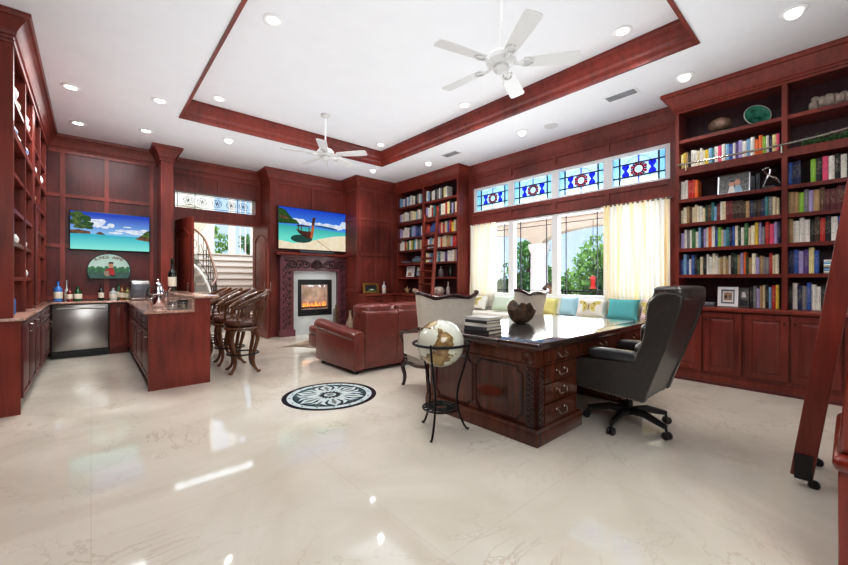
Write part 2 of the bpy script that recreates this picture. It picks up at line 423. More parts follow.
# windows
pm = [SG_BG, SG_AQ, SG_BL, SG_RD, SG_GR, SG_PU, LEAD]
pq = face_right(xw+.06)
bays = list(zip(mull, mull[1:]))
names = ['window_1','window_2','window_3','window_4']
for k, (a, b) in enumerate(bays):
    z0, z1 = 2.70, 3.215
    r = bpy.data.objects.new('window_%d' % (k+1), None); link(r); r['kind'] = 'structure'; r.location = (xw, (a+b)/2, z0)
    f = BM()
    ubox(f, pq, a, a+.07, z0, z1, -.03, .05); ubox(f, pq, b-.07, b, z0, z1, -.03, .05)
    ubox(f, pq, a+.07, b-.07, z0, z0+.03, -.03, .05); ubox(f, pq, a+.07, b-.07, z1-.055, z1, -.03, .05)
    part('window_frame', f, WHITE, r)
    u0, u1, v0, v1 = a+.07, b-.07, z0+.03, z1-.055; cu, cv = (u0+u1)/2, (v0+v1)/2; W, H = u1-u0, v1-v0
    g = BM(); flatpoly(g, [(u0,v0),(u1,v0),(u1,v1),(u0,v1)], pq, 0, 0)
    part('pane', g, [SG_AQ if k > 1 else SG_BG], r, smooth=False)
    g = BM()
    flatpoly(g, [(u0,v0),(u0+.15*W,v0),(u0+.15*W,v1),(u0,v1)], pq, .004, 1); flatpoly(g, [(u1-.15*W,v0),(u1,v0),(u1,v1),(u1-.15*W,v1)], pq, .004, 1)
    for sg in (-1, 1):   # cobalt butterfly lobes
        c0 = cu+sg*.185
        for t in (-1, 1):
            flatpoly(g, [(c0-sg*.015, cv), (c0+sg*.015, cv), (c0+sg*.055, cv+t*.05), (c0+sg*.055, cv+t*.085), (c0+sg*.03, cv+t*.105), (c0-sg*.05, cv+t*.105), (c0-sg*.05, cv+t*.05)], pq, .006, 2)
        flatpoly(g, [(c0+sg*.055, cv-.06), (c0+sg*.09, cv-.03), (c0+sg*.09, cv+.03), (c0+sg*.055, cv+.06), (c0+sg*.03, cv)], pq, .005, 1)
    flatpoly(g, [(cu-.012, v0), (cu+.012, v0), (cu+.012, cv-.11), (cu-.012, cv-.11)], pq, .007, 5); flatpoly(g, [(cu-.012, cv+.11), (cu+.012, cv+.11), (cu+.012, v1), (cu-.012, v1)], pq, .007, 5)
    for q in range(8):   # ruby petals
        an = 2*PI*(q+.5)/8
        flatpoly(g, disc(cu+.1*math.cos(an), cv+.1*math.sin(an), .024, n=8), pq, .008, 3)
        an = 2*PI*q/8
        flatpoly(g, [(cu+.062*math.cos(an-.2), cv+.062*math.sin(an-.2)), (cu+.115*math.cos(an-.12), cv+.115*math.sin(an-.12)), (cu+.115*math.cos(an+.12), cv+.115*math.sin(an+.12)), (cu+.062*math.cos(an+.2), cv+.062*math.sin(an+.2))], pq, .0085, 6)
    o_, i_ = disc(cu, cv, .08), disc(cu, cv, .056)
    for q in range(20): flatpoly(g, [o_[q], o_[(q+1) % 20], i_[(q+1) % 20], i_[q]], pq, .009, 3)
    flatpoly(g, disc(cu, cv, .034), pq, .012, 1)
    part('glass_motif', g, pm, r, smooth=False)
    gc_ = BM(); tube(gc_, [pq(x, y, .011) for x, y in disc(cu, cv, .2, n=28)], .004, 5, closed=True); part('glass_ring', gc_, SG_GR, r)
    l = BM()
    for uu in (u0+.006, u0+.13*W, u0+.87*W): ubox(l, pq, uu-.010, uu+.010, v0, v1, .0, .016)
    for vv in (v0+.27*H, v0+.73*H): ubox(l, pq, u0, u1, vv-.009, vv+.009, .0, .0155)
    part('lead_line', l, LEAD, r)
    # lower window of the same bay
    z0, z1 = .93, 2.43
    r = bpy.data.objects.new('window_%d' % (k+5), None); link(r); r['kind'] = 'structure'; r.location = (xw, (a+b)/2, z0)
    f = BM(); w = .06
    ubox(f, pq, a, a+w, z0, z1, -.05, .05); ubox(f, pq, b-w, b, z0, z1, -.05, .05)
    ubox(f, pq, a+w, b-w, z0, z0+.06, -.05, .05); ubox(f, pq, a+w, b-w, z1-.04, z1, -.05, .05)
    part('window_frame', f, WHITE, r)
    g = BM(); ubox(g, pq, a+w, b-w, z0+.06, z1-.04, -.004, .004); part('pane', g, GLASS, r)
    l = BM(); W = b-a-2*w
    for uu in (a+w+.16*W, b-w-.16*W): ubox(l, pq, uu-.006, uu+.006, z0+.06, z1-.04, -.008, .008)
    for vv in (z0+.13, z1-.17): ubox(l, pq, a+w, b-w, vv-.006, vv+.006, -.0075, .0075)
    part('lead_line', l, LEAD, r)

# back wall: bar recess, partition post, doorway wall, fireplace breast, panelled bay -----------------
bm = BM(); box(bm, (XL-.1, YB, 0), (1.0, YB+.25, ZC)); pt = face_back(YB)
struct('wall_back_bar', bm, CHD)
bm = BM(); grid(bm, pt, [-.92, -.36, .21, .86], [.95, 1.83, 2.68, 3.42], .062); struct('trim_bar_panelling', bm, PANEL)
bm = BM()
sweep(bm, [(XL, 5.1), (-.55, 5.1), (-.55, YB), (.95, YB), (.95, 8.28), (1.14, 8.28), (1.14, 8.95), (2.92, 8.95), (2.92, 8.4), (4.72, 8.4)], CROWN, side=1, z=ZC)
struct('trim_back_crown', bm, CH)
bm = BM(); box(bm, (.95, 8.28, 0), (1.14, 9.2, ZC-.02)); pt = face_back(8.28)
ubox(bm, pt, .945, 1.145, 0, .14, 0, .015)
struct('wall_partition', bm, CH)
YD = 8.95; bm = BM()
box(bm, (1.14, YD, 0), (1.26, YD+.2, ZC)); box(bm, (2.80, YD, 0), (2.95, YD+.2, ZC)); box(bm, (1.26, YD, 2.46), (2.80, YD+.2, 2.72)); box(bm, (1.26, YD, 3.05), (2.80, YD+.2, ZC))
struct('wall_back_doorway', bm, CH)
bm = BM(); pt = face_back(YD); grid(bm, pt, [1.2, 2.06, 2.86], [3.09, 3.42], .07); struct('trim_doorway_panelling', bm, PANEL)
# transom with patterned leaded glass
r = bpy.data.objects.new('window_9', None); link(r); r['kind'] = 'structure'; r.location = (2.03, YD, 2.72)
pq = face_back(YD+.08)
g = BM(); flatpoly(g, [(1.26,2.72),(2.80,2.72),(2.80,3.05),(1.26,3.05)], pq, 0)
part('pane', g, glass('textured_transom_glass', (225,235,240), .1, .15), r)
l = BM()
for uu in (1.31, 1.62, 2.44, 2.75): ubox(l, pq, uu-.006, uu+.006, 2.72, 3.05, 0, .012)
for vv in (2.76, 3.01): ubox(l, pq, 1.26, 2.80, vv-.005, vv+.005, 0, .011)
for cxx in (1.5, 1.75, 2.03, 2.31, 2.56):
    for q in range(6):
        an = q*PI/3+.3
        tube(l, [pq(cxx+.05*math.cos(an)+.05*math.cos(t), 2.885+.04*math.sin(an)+.05*math.sin(t), .008) for t in [k*2*PI/10 for k in range(10)]], .004, 4, closed=True)
part('lead_line', l, mat('transom_came', (120,124,128), .4, metal=.6), r)
# double doors standing open towards the room
def leaf(name, hx, ang, side):
    r = bpy.data.objects.new(name, None); link(r); r['kind'] = 'structure'; r.location = (hx, YD, 0); r.rotation_euler = (0, 0, ang)
    b = BM(); W = .76*side
    box(b, (0, -.022, .01), (W, .022, 2.45))
    for yy in (-1, 1):
        f = (lambda u, v, n=0, yy=yy: Vector((u, yy*(.022+n), v)))
        u0, u1 = sorted((.11*side, W-.11*side))
        for (v0, v1) in ((.2, .95), (1.1, 2.1)):
            for q in ((u0-.03, u0, v0, v1), (u1, u1+.03, v0, v1)): ubox(b, f, *q, 0, .012)
            ubox(b, f, u0-.03, u1+.03, v0-.03, v0, 0, .012)
            if v1 < 1: ubox(b, f, u0-.03, u1+.03, v1, v1+.03, 0, .012)
            frustum(b, f, u0+.03, u1-.03, v0+.03, v1-.03, 0, .012, .03)
        arc = [(u0-.03+(u1-u0+.06)*i/10, 2.1+.14*math.sin(PI*i/10)) for i in range(11)]
        tube(b, [f(u, v, .006) for u, v in arc], .014, 6)
    part('panel', b, CH, r, world=False)
    h = BM()
    for yy in (-1, 1): tube(h, [(W-.06*side, yy*.022, 1.0), (W-.06*side, yy*.06, 1.0), (W-.06*side, yy*.065, 1.08), (W-.06*side, yy*.065, 1.2)], .009, 6)
    part('handle', h, PEWTER, r, world=False)
    h = BM()
    for zz in (.3, 1.25, 2.2): tube(h, [(0, -.03, zz), (0, -.03, zz+.1)], .012, 6)
    part('hinge', h, PEWTER, r, world=False)
leaf('door_1', 1.28, -1.36, 1); leaf('door_2', 2.79, 1.62, -1)
# fireplace breast
YP = 8.4; bm = BM()
box(bm, (2.92, YP, 0), (4.72, 9.2, ZC)); pt = face_back(YP)
ubox(bm, pt, 2.92, 3.05, 0, ZC-.2, 0, .03); ubox(bm, pt, 4.66, 4.72, 0, ZC-.2, 0, .03)
struct('wall_back_fireplace', bm, CHM)
bm = BM(); grid(bm, pt, [3.08, 3.91, 4.66], [1.92, 2.9, 3.42], .06); struct('trim_fireplace_panelling', bm, PANEL)
YQ = 7.7; bm = BM()
box(bm, (4.72, YQ, 0), (XR, 9.2, ZC)); pt = face_back(YQ)
struct('wall_back_bay', bm, CHM); bm = BM()
grid(bm, pt, [4.76, 5.2, 5.72], [1.0, 1.87, 2.72, 3.42], .07)
ptl = face_right(4.72); grid(bm, ptl, [YQ+.04, YP-.05], [1.0, 1.87, 2.72, 3.42], .07)
struct('trim_bay_panelling', bm, PANEL)
bm = BM(); sweep(bm, [(4.72, 8.4), (4.72, YQ), (5.8, YQ)], CROWN, side=1, z=ZC); struct('trim_bay_crown', bm, CH)
# ------------------------------------------------------------------ bookcases along the window wall
LV = [3.055, 2.655, 2.28, 1.965, 1.64, 1.30]        # shelf centre heights
def shelf_tops(): return [3.075, 2.70, 2.30, 1.985, 1.66, 1.32]
def bookcase(name, label, x, y0, y1, stiles, loc, crown):
    """open shelving facing -X between y0<y1 from the counter up; stiles = y of the uprights"""
    t = thing(name, label, 'bookcase', loc); pt = face_right(x)
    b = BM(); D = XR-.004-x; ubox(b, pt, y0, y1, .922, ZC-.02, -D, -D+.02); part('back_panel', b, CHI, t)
    b = BM(); ubox(b, pt, y0, y1, 3.47, ZC-.02, -D+.022, .0); part('frieze', b, CH, t)
    for i, ys in enumerate(stiles):
        b = BM()
        w = .025 if i not in (0, len(stiles)-1) else .02
        ya, yb = (ys-w, ys+w)
        ubox(b, pt, ya, yb, .922, 3.47, -D+.022, .012)
        part('upright', b, CH, t, bevel=.004)
    for a, c in zip(stiles, stiles[1:]):      # stiles run from high y to low y
        hi, lo = max(a, c), min(a, c)
        for k, (zt) in enumerate(shelf_tops()):
            th = .09 if k == 1 else .042
            b = BM(); ubox(b, pt, lo, hi, zt-th, zt, -D+.021, .0 if k != 1 else .015)
            part('shelf', b, CH, t)
    b = BM(); sweep(b, crown, CROWN, side=1, z=ZC); part('crown_moulding', b, CHL, t)
    return t
bookcase('bookcase', 'tall cherry wood bookcase of books right of the curtained window', 5.78, -.25, 1.53, [1.51, .487, -.22], (5.9, .6, .92),
         [(6.2, 1.53), (5.78, 1.53), (5.78, -.25)])
bookcase('bookcase', 'tall cherry wood corner bookcase with a ladder leaning against it', 5.86, 5.53, 7.69, [7.665, 6.66, 5.55], (6.0, 6.6, .92),
         [(5.86, 7.7), (5.86, 5.53), (6.2, 5.53)])
# side panel rails on the corner bookcase end
def base_run(name, label, x, y0, y1, doors, loc, cat='cabinet'):
    t = thing(name, label, cat, loc); pt = face_right(x)
    b = BM(); ubox(b, pt, y0, y1, .0, .878, -.58, 0)
    ubox(b, pt, y0, y1, 0, .1, 0, .012)
    part('carcass', b, CH, t)
    b = BM(); ubox(b, pt, y0, y1, .0, .035, .0, .03); part('plinth', b, CHD, t, bevel=.004)
    for k, (ya, yb) in enumerate(doors):
        b = BM(); raised_door(b, pt, ya, yb, .15, .86, .002, t=.026, w=.06); d = part('door', b, CH, t, bevel=.003)
        b = BM(); yk = (yb-.03) if k % 2 else (ya+.03)
        lathe(b, [(.006,0),(.006,.012),(.014,.02),(.012,.03),(0,.033)], n=10, M=Matrix.Translation(pt(yk, .78, .028)) @ Matrix.Rotation(-PI/2, 4, 'Y')); part('knob', b, MAHOD, d)
    return t
bl = [1.50, 1.235, .82, .79, .40, .37, -.02, -.24]
base_run('base_cabinet', 'low cherry cabinet with raised-panel doors below the bookcase right of the window', 5.6, -.25, 1.53,
         [(1.205, 1.50), (.83, 1.185), (.44, .80), (.06, .42), (-.22, .04)], (5.9, .6, 0))
base_run('base_cabinet', 'low cherry cabinet run below the corner bookcase, behind the white armchair', 5.6, 5.53, 7.4,
         [(5.58, 6.0), (6.03, 6.45), (6.5, 6.92), (6.95, 7.37)], (5.9, 6.5, 0))
t = thing('base_cabinet', 'low cherry cabinet beside the fireplace, under the gold-framed picture and white bottle', 'cabinet', (5.1, 7.55, 0))
pt = face_back(7.42)
b = BM(); ubox(b, pt, 4.724, 5.598, 0, .878, -.275, 0); part('carcass', b, CH, t)
for k, (a, c) in enumerate([(4.75, 5.14), (5.16, 5.55)]):
    b = BM(); raised_door(b, pt, a, c, .13, .86, .002, .026, .06); d = part('door', b, CH, t, bevel=.003)
    b = BM(); lathe(b, [(.006,0),(.006,.012),(.014,.02),(.012,.03),(0,.033)], n=10, M=Matrix.Translation(pt(c-.03 if k == 0 else a+.03, .75, .028)) @ Matrix.Rotation(PI/2, 4, 'X')); part('knob', b, MAHOD, d)
# counters on top
b = BM(); rbox(b, (5.55, -.26, .88), (6.19, 1.54, .92), .008, 2)
solo('counter_top', b, CHL, 'cherry wood ledge along the base cabinets right of the window', 'counter', (5.87, .6, .88), world=True)
b = BM(); rbox(b, (5.55, 5.5, .88), (6.19, 7.37, .92), .008, 2); rbox(b, (4.725, 7.37, .88), (6.19, 7.69, .92), .008, 2)
solo('counter_top', b, CHL, 'cherry wood ledge in the corner under the gold-framed picture and starfish', 'counter', (5.8, 6.6, .88), world=True)

# library rails and ladders
b = BM()
pts = [(5.72, y, 2.74) for y in (1.5, 1.2, .9, .65)]+[(5.70, .45, 2.74), (5.64, .2, 2.74), (5.54, .0, 2.74), (5.37, -.13, 2.74), (5.0, -.2, 2.74), (4.2, -.225, 2.74), (3.1, -.225, 2.74)]
t = thing('ladder_rail', 'curved metal library rail in front of the bookcase right of the window', 'rail', (5.7, 1.5, 2.665))
tube(b, spline(pts, 5), .012, 8); part('rail_tube', b, PEWTER, t)
for y in (1.4, .505):
    b = BM(); tube(b, [(5.72, y, 2.74), (5.72, y, 2.655), (5.755, y, 2.655)], .01, 8); part('bracket', b, PEWTER, t)
t = thing('ladder_rail', 'straight metal library rail across the corner bookcase', 'rail', (5.78, 6.6, 2.665))
b = BM(); tube(b, [(5.78, 5.6, 2.665), (5.78, 7.6, 2.665)], .012, 8); part('rail_tube', b, PEWTER, t)
for y in (5.65, 6.655, 7.5):
    b = BM(); tube(b, [(5.78, y, 2.665), (5.842, y, 2.665)], .01, 8); part('bracket', b, PEWTER, t)

def ladder(name, label, foot, top, wdir, width, nr, loc, sd=.09, sw=.035, wheels=True):
    """foot/top: world points of the first stile; wdir: unit vector to the second stile"""
    t = thing(name, label, 'ladder', loc); f, tp, w = Vector(foot), Vector(top), Vector(wdir)
    d = (tp-f); n = d.normalized().cross(w).normalized()      # depth direction
    for k in (0, 1):
        o = w*width*k
        b = BM(); rr = []
        for p in (f+o, tp+o):
            rr.append([p+w*a*sw/2+n*c*sd/2 for a, c in ((-1,-1),(1,-1),(1,1),(-1,1))])
        loft(b, rr); part('stile', b, CHL, t, bevel=.006)
        if wheels:
            b = BM(); c = f+o
            box(b, c-w*.03-n*.05+Vector((0,0,.0)), c+w*.03+n*.03+Vector((0,0,.14)))
            lathe(b, [(0,-.014),(.024,-.014),(.028,-.008),(.028,.008),(.024,.014),(0,.014)], n=16, M=Matrix.Translation(c-n*.055+Vector((0,0,.028-c.z))) @ w.to_track_quat('Z','X').to_matrix().to_4x4())
            part('foot_caster', b, BLACKP, t)
        b = BM(); tube(b, [tp+o-d.normalized()*.05, tp+o-d.normalized()*.02+n*.06], .014, 6); part('rail_hook', b, PEWTER, t)
    for i in range(nr):
        c = f+d*((i+1)/(nr+.6))
        b = BM()
        rr = [[c+w*s+n*a+Vector((0,0,h)) for a, h in ((-.05,-.012),(.05,-.012),(.05,.012),(-.05,.012))] for s in (sw*.4, width-sw*.4)]
        loft(b, rr); part('rung', b, CHL, t, bevel=.004)
    return t
ladder('library_ladder', 'reddish wooden library ladder on casters standing nearest, right of the desk chair', (3.25, .20, .05), (3.3, -.155, 2.72), (1, 0, 0), .42, 8, (3.45, .2, 0), sd=.10, sw=.04)
ladder('library_ladder', 'wooden library ladder leaning on the corner bookcase by the window', (5.2, 6.13, .05), (5.67, 6.36, 2.72), (0, -1, 0), .40, 9, (5.3, 6.5, 0), sd=.07, sw=.045)

# ------------------------------------------------------------------ books
BC = {'white':(226,224,216),'cream':(214,202,172),'ivory':(232,226,206),'tan':(176,146,100),'brown':(96,58,40),'dark brown':(62,40,32),'black':(26,26,30),'grey':(128,128,130),
 'red':(186,36,34),'dark red':(116,26,34),'orange':(222,106,34),'yellow':(222,196,70),'pale yellow':(230,220,160),'green':(58,118,66),'lime green':(140,190,60),'dark green':(28,66,48),
 'teal':(44,128,134),'light blue':(140,182,214),'blue':(44,88,170),'navy':(30,40,86),'purple':(96,66,138),'pink':(226,86,128),'lilac':(176,164,208),'maroon':(92,24,36)}
def book_mat(name, rgb):
    m, nt, b = nodes('book_cover_'+name.replace(' ', '_')); N, L = nt.nodes, nt.links
    tc = N.new('ShaderNodeTexCoord'); oi = N.new('ShaderNodeObjectInfo'); sp = N.new('ShaderNodeSeparateXYZ'); L.new(tc.outputs['Object'], sp.inputs[0])
    # lettering-like flecks inside a title band on the spine, position varies from book to book
    no = N.new('ShaderNodeTexNoise'); no.inputs['Scale'].default_value = 14; no.inputs['Detail'].default_value = 3; no.noise_dimensions = '4D'
    L.new(tc.outputs['Object'], no.inputs['Vector'])
    mu = N.new('ShaderNodeMath'); mu.operation = 'MULTIPLY'; mu.inputs[1].default_value = 40; L.new(oi.outputs['Random'], mu.inputs[0]); L.new(mu.outputs[0], no.inputs['W'])
    gt = N.new('ShaderNodeMath'); gt.operation = 'GREATER_THAN'; gt.inputs[1].default_value = .56; L.new(no.outputs['Fac'], gt.inputs[0])
    lo = N.new('ShaderNodeMath'); lo.operation = 'GREATER_THAN'; lo.inputs[1].default_value = .3; L.new(sp.outputs['Z'], lo.inputs[0])
    hi = N.new('ShaderNodeMath'); hi.operation = 'LESS_THAN'; hi.inputs[1].default_value = .86; L.new(sp.outputs['Z'], hi.inputs[0])
    a = N.new('ShaderNodeMath'); a.operation = 'MULTIPLY'; L.new(lo.outputs[0], a.inputs[0]); L.new(hi.outputs[0], a.inputs[1])
    c = N.new('ShaderNodeMath'); c.operation = 'MULTIPLY'; L.new(a.outputs[0], c.inputs[0]); L.new(gt.outputs[0], c.inputs[1])
    k = N.new('ShaderNodeMath'); k.operation = 'MULTIPLY'; k.inputs[1].default_value = .38; L.new(c.outputs[0], k.inputs[0])
    mx = N.new('ShaderNodeMixRGB'); mx.inputs[1].default_value = lin(rgb)
    mx.inputs[2].default_value = lin((40,36,40)) if sum(rgb) > 430 else lin((226,214,180))
    L.new(k.outputs[0], mx.inputs[0]); L.new(mx.outputs[0], b.inputs['Base Color']); b.inputs['Roughness'].default_value = .55
    return m
def book_mesh(name, m):
    """unit book: spine at x=0 facing -X, thickness on y, height on z"""
    b = BM()
    sp = [(.0,.12),(-.03,.3),(-.04,.5),(-.03,.7),(.0,.88)]
    poly = [(1,.0),(0,.0)]+[(0,.06)]+sp+[(0,.94)]+[(0,1),(1,1),(1,.9),(.04,.9),(.04,.1),(1,.1)]
    prism(b, [(u, v-.5) for u, v in poly], lambda u, v, n: Vector((u, v, n)), 0, 1)
    n0 = len(b.faces)
    box(b, (.04, -.4, .015), (.97, .4, .975))
    b.faces.ensure_lookup_table()
    for f in b.faces[n0:]: f.material_index = 1
    return mesh_from(name, b, [m, PAGE], smooth=False)
BK = {k: book_mesh('book', book_mat(k, v)) for k, v in BC.items()}
NB = [0]
def book(col, loc, th, h, d, label, group, lean=0, flat=False, rotz=0):
    o = bpy.data.objects.new('book', BK[col]); link(o)
    o.scale = (d, th, h); o.location = loc; o.rotation_euler = (lean, 0, rotz)
    tag(o, label, 'book', group); NB[0] += 1
    return o
PALE = ['white','cream','ivory','white','pale yellow','light blue','grey','lilac','tan','white']
MIX = ['white','cream','ivory','blue','light blue','red','black','grey','green','yellow','orange','lilac','teal','pink','cream','white','dark green','navy','tan','pale yellow']
OLD = ['tan','brown','cream','dark brown','dark red','black','grey','ivory','white','navy','tan','cream','teal','maroon']
def row(x, ystart, yend, z, where, group, pal, hmin=.2, hmax=.27, tmin=.018, tmax=.042, n=None, fixed=None, d=.17):
    """spines face -X; from high y to low y"""
    y = ystart; k = 0
    while True:
        c = fixed[k] if fixed and k < len(fixed) else rnd.choice(pal)
        th = rnd.uniform(tmin, tmax)
        if y-th < yend or (n and k >= n): break
        h = rnd.uniform(hmin, hmax); k += 1
        size = 'tall' if h > hmin+.7*(hmax-hmin) else 'short' if h < hmin+.3*(hmax-hmin) else ''
        thick = 'thick' if th > .034 else 'slim' if th < .024 else ''
        desc = ' '.join(w for w in (size, thick, c) if w)
        book(c, (x+rnd.uniform(0, .012), y-th/2, z+.0012+(.002 if z < 1 else 0)), th*.96, h, d, '%s book, %s %s' % (desc, ordinal(k), where), group)
        y -= th+.0008
    return y
X1 = 5.83; G1 = 'books on the bookcase right of the window'
row(X1, 1.485, .52, 2.70, 'from window, top book row, large bookcase', G1, PALE+['orange','purple','lime green','black','yellow','pink'], .19, .235, .024, .04,
    fixed=['pale yellow','yellow','tan','black','white','white','cream','white','ivory','yellow','light blue','teal','white','pink','white','light blue','blue','white','purple','lilac','white','light blue','white','orange','orange','lime green','white','navy'])
row(X1, 1.485, 1.25, 2.30, 'from window in the red set, large bookcase', G1, ['red'], .235, .255, .034, .042, n=5, fixed=['white','white','red','red','orange'])
row(X1, 1.485, .52, 1.985, 'from window, row below family photo, large bookcase', G1, OLD, .17, .235, .022, .036,
    fixed=['cream','ivory','tan','brown','cream','cream','ivory','white','cream','dark green','brown','teal','light blue','dark red'])
row(X1, 1.485, .52, 1.66, 'from window, brightest middle row, large bookcase', G1, MIX, .2, .27, .022, .037,
    fixed=['lilac','white','grey','white','green','white','light blue','navy','lilac','white','orange','white','blue','lime green','cream','light blue','teal'])
row(X1, 1.485, .52, 1.32, 'from window, row above the ledge, large bookcase', G1, PALE+MIX, .19, .265, .022, .036,
    fixed=['blue','light blue','blue','white','blue','black','dark green','cream','black','white','white','ivory','white','cream','tan'])
row(X1, .79, .52, .9205, 'after the white frame, ledge of large bookcase', G1, OLD, .2, .28, .022, .034, fixed=['black','grey','lilac','tan','cream','black','light blue','red','yellow','dark green'])
row(X1, .46, .36, 2.30, 'past middle post, third shelf, large bookcase', G1, ['navy'], .25, .27, .028, .036, fixed=['blue','navy'])
row(X1, .29, -.1, 2.30, 'in the set by the lime green book, large bookcase', G1, ['white','black'], .25, .28, .038, .046, fixed=['lime green','black','pink','white','black','white','black','white'])
row(X1, .46, -.1, 1.985, 'past middle post, old leather row, large bookcase', G1, ['brown','maroon'], .22, .25, .034, .046, fixed=['tan','tan','lime green','grey','lilac','tan','brown','maroon','maroon','maroon','maroon','brown'])
row(X1, .46, -.1, 1.66, 'past middle post, white set row, large bookcase', G1, ['white','blue'], .23, .27, .034, .05, fixed=['tan','white','white','white','black','dark brown','red','black','white','blue','light blue'])
row(X1, .46, .2, 1.32, 'past middle post, beside flat stack, large bookcase', G1, ['blue'], .24, .28, .034, .042, fixed=['navy','blue','lilac','purple','pale yellow','blue','black'])
row(X1, .46, -.1, .92, 'past middle post, on the ledge, large bookcase', G1, ['white','black','grey'], .24, .3, .03, .044, fixed=['black','white','navy','grey','blue','white','white','black','grey','white'])
# flat stack of magazines on the lower right shelf
zz = 1.3215
for k in range(6):
    c = ['white','light blue','grey','white','light blue','white'][k]; th = .024
    o = book(c, (X1+.0, .19, zz+th), th, .24, .19, '%s magazine lying flat, %s from the bottom of the stack behind the ladder' % (c, ordinal(k+1)), 'flat stack of magazines')
    o.rotation_euler = (PI/2, 0, 0); o.location = (X1, .19, zz+th/2); zz += th
X2 = 5.91; G2 = 'books on the corner bookcase'
row(X2, 7.63, 6.70, 2.985+.09, 'from panelled wall, top row, corner bookcase', G2, PALE+['blue'], .2, .26, .05, .085, fixed=['light blue','light blue','white','blue','white','light blue','white','cream','white','black','grey'])
row(X2, 7.63, 6.70, 2.70, 'from panelled wall, second row, corner bookcase', G2, PALE+['teal'], .19, .25, .045, .075)
row(X2, 7.63, 6.70, 2.30, 'from panelled wall, third row, corner bookcase', G2, ['light blue','blue','white','lilac','orange','navy','white'], .2, .27, .055, .085)
row(X2, 7.63, 6.70, 1.985, 'from panelled wall, fourth row, corner bookcase', G2, MIX, .2, .26, .05, .08, fixed=['white','white','white','red','tan','green','white'])
row(X2, 6.625, 5.9, 3.075, 'past middle post, top row, corner bookcase', G2, PALE+['black'], .22, .29, .045, .07)
row(X2, 6.625, 5.58, 2.70, 'past middle post, second row, corner bookcase', G2, MIX, .22, .29, .05, .08)
row(X2, 6.625, 5.58, 2.30, 'past middle post, third row, corner bookcase', G2, ['orange','red','yellow','blue','cream','red','teal'], .2, .27, .05, .08)
row(X2, 6.625, 5.58, 1.985, 'past middle post, fourth row, corner bookcase', G2, ['orange','cream','white','red','tan','light blue','orange'], .2, .27, .05, .08)
row(X2, 6.625, 5.58, 1.66, 'past middle post, fifth row, corner bookcase', G2, PALE+['purple','teal'], .2, .27, .05, .08)
print('BOOKS', NB[0])
# ------------------------------------------------------------------ bar
# tall open shelving on the left, standing on the counter
t = thing('bar_shelving', 'tall cherry wood bar shelving standing on the left counter', 'shelving', (-.8, 6.8, .9)); pt = face_left(-.55)
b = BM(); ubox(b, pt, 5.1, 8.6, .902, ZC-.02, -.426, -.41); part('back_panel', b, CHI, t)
b = BM(); ubox(b, pt, 5.1, 8.6, 3.47, ZC-.02, -.405, 0); part('frieze', b, CH, t)
st = [(5.1, 5.2), (6.02, 6.06), (6.72, 6.96), (7.62, 7.66), (8.5, 8.6)]
for a, c in st:
    b = BM(); ubox(b, pt, a, c, .902, 3.47, -.405, .01); part('upright', b, CH, t, bevel=.004)
b = BM(); ubox(b, face_near(5.09), -.955, -.535, .902, ZC-.02, 0, .008); part('end_panel', b, CHL, t)
for (a, c) in [(5.2, 6.02), (6.06, 6.72), (6.96, 7.62), (7.66, 8.5)]:
    for k, z in enumerate([1.28, 1.62, 1.94, 2.29, 2.66, 3.0]):
        b = BM(); th = .07 if k == 4 else .04
        ubox(b, pt, a, c, z-th, z, -.41, 0 if k != 4 else .012); part('shelf', b, CH, t)
b = BM(); raised_door(b, pt, 6.74, 6.94, .93, 2.2, .01, .03, .05); part('door', b, CH, t)
# left run
def cab(name, label, pt, u0, u1, zt, depth, loc, units, kick=.1, mat_=CH):
    """units: (u0,u1,kind) kind 'door' or 'drawers'"""
    t = thing(name, label, 'cabinet', loc)
    b = BM(); ubox(b, pt, u0, u1, kick, zt, -depth, 0); ubox(b, pt, u0+.005, u1-.005, 0, kick, -depth+.005, -.07); part('carcass', b, mat_, t)
    for (a, c, kind) in units:
        zs = [(.14, zt-.02)] if kind == 'door' else ([(.14, zt-.2), (zt-.18, zt-.02)] if kind == 'both' else [(.14, .4), (.42, .64), (.66, zt-.02)])
        for (z0, z1) in zs:
            b = BM(); raised_door(b, pt, a+.008, c-.008, z0, z1, .002, .024, .045); nm = 'door' if z1-z0 > .4 else 'drawer'
            d = part(nm, b, CHD if mat_ is CHD else CH, t, bevel=.003)
            b = BM(); M = None
            q = [((c-.035) if nm == 'door' else (a+c)/2, (z1-.09) if nm == 'door' else (z0+z1)/2)]
            for (u, v) in q: tube(b, [pt(u-.0, v-.04 if nm == 'door' else v, .026), pt(u, v-.03 if nm == 'door' else v, .05), pt(u, v+.03 if nm == 'door' else v, .05), pt(u, v+.04 if nm == 'door' else v, .026)] if nm == 'door' else [pt(u-.04, v, .026), pt(u-.03, v, .05), pt(u+.03, v, .05), pt(u+.04, v, .026)], .006, 6)
            part('handle', b, PEWTER, d)
    return t
ptl = face_left(-.5)
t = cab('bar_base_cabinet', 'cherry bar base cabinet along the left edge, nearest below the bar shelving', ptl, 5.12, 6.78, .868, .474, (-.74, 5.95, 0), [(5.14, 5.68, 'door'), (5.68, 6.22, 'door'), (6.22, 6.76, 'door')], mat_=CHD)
b = BM(); ubox(b, face_near(5.118), -.975, -.49, 0, .868, 0, -.016) if False else box(b, (-.975, 5.1, 0), (-.49, 5.117, .868)); part('end_panel', b, CHL, t)
cab('bar_base_cabinet', 'cherry bar base cabinet with drawers on the left, next to the steel cooler', ptl, 6.80, 8.18, .868, .474, (-.74, 7.5, 0), [(6.82, 7.5, 'both'), (7.5, 8.16, 'both')], mat_=CHD)
ptb = face_back(8.22)
cab('bar_base_cabinet', 'narrow cherry cabinet with one raised-panel door right of the steel cooler', ptb, .235, .475, .868, .57, (.35, 8.5, 0), [(.245, .465, 'door')])
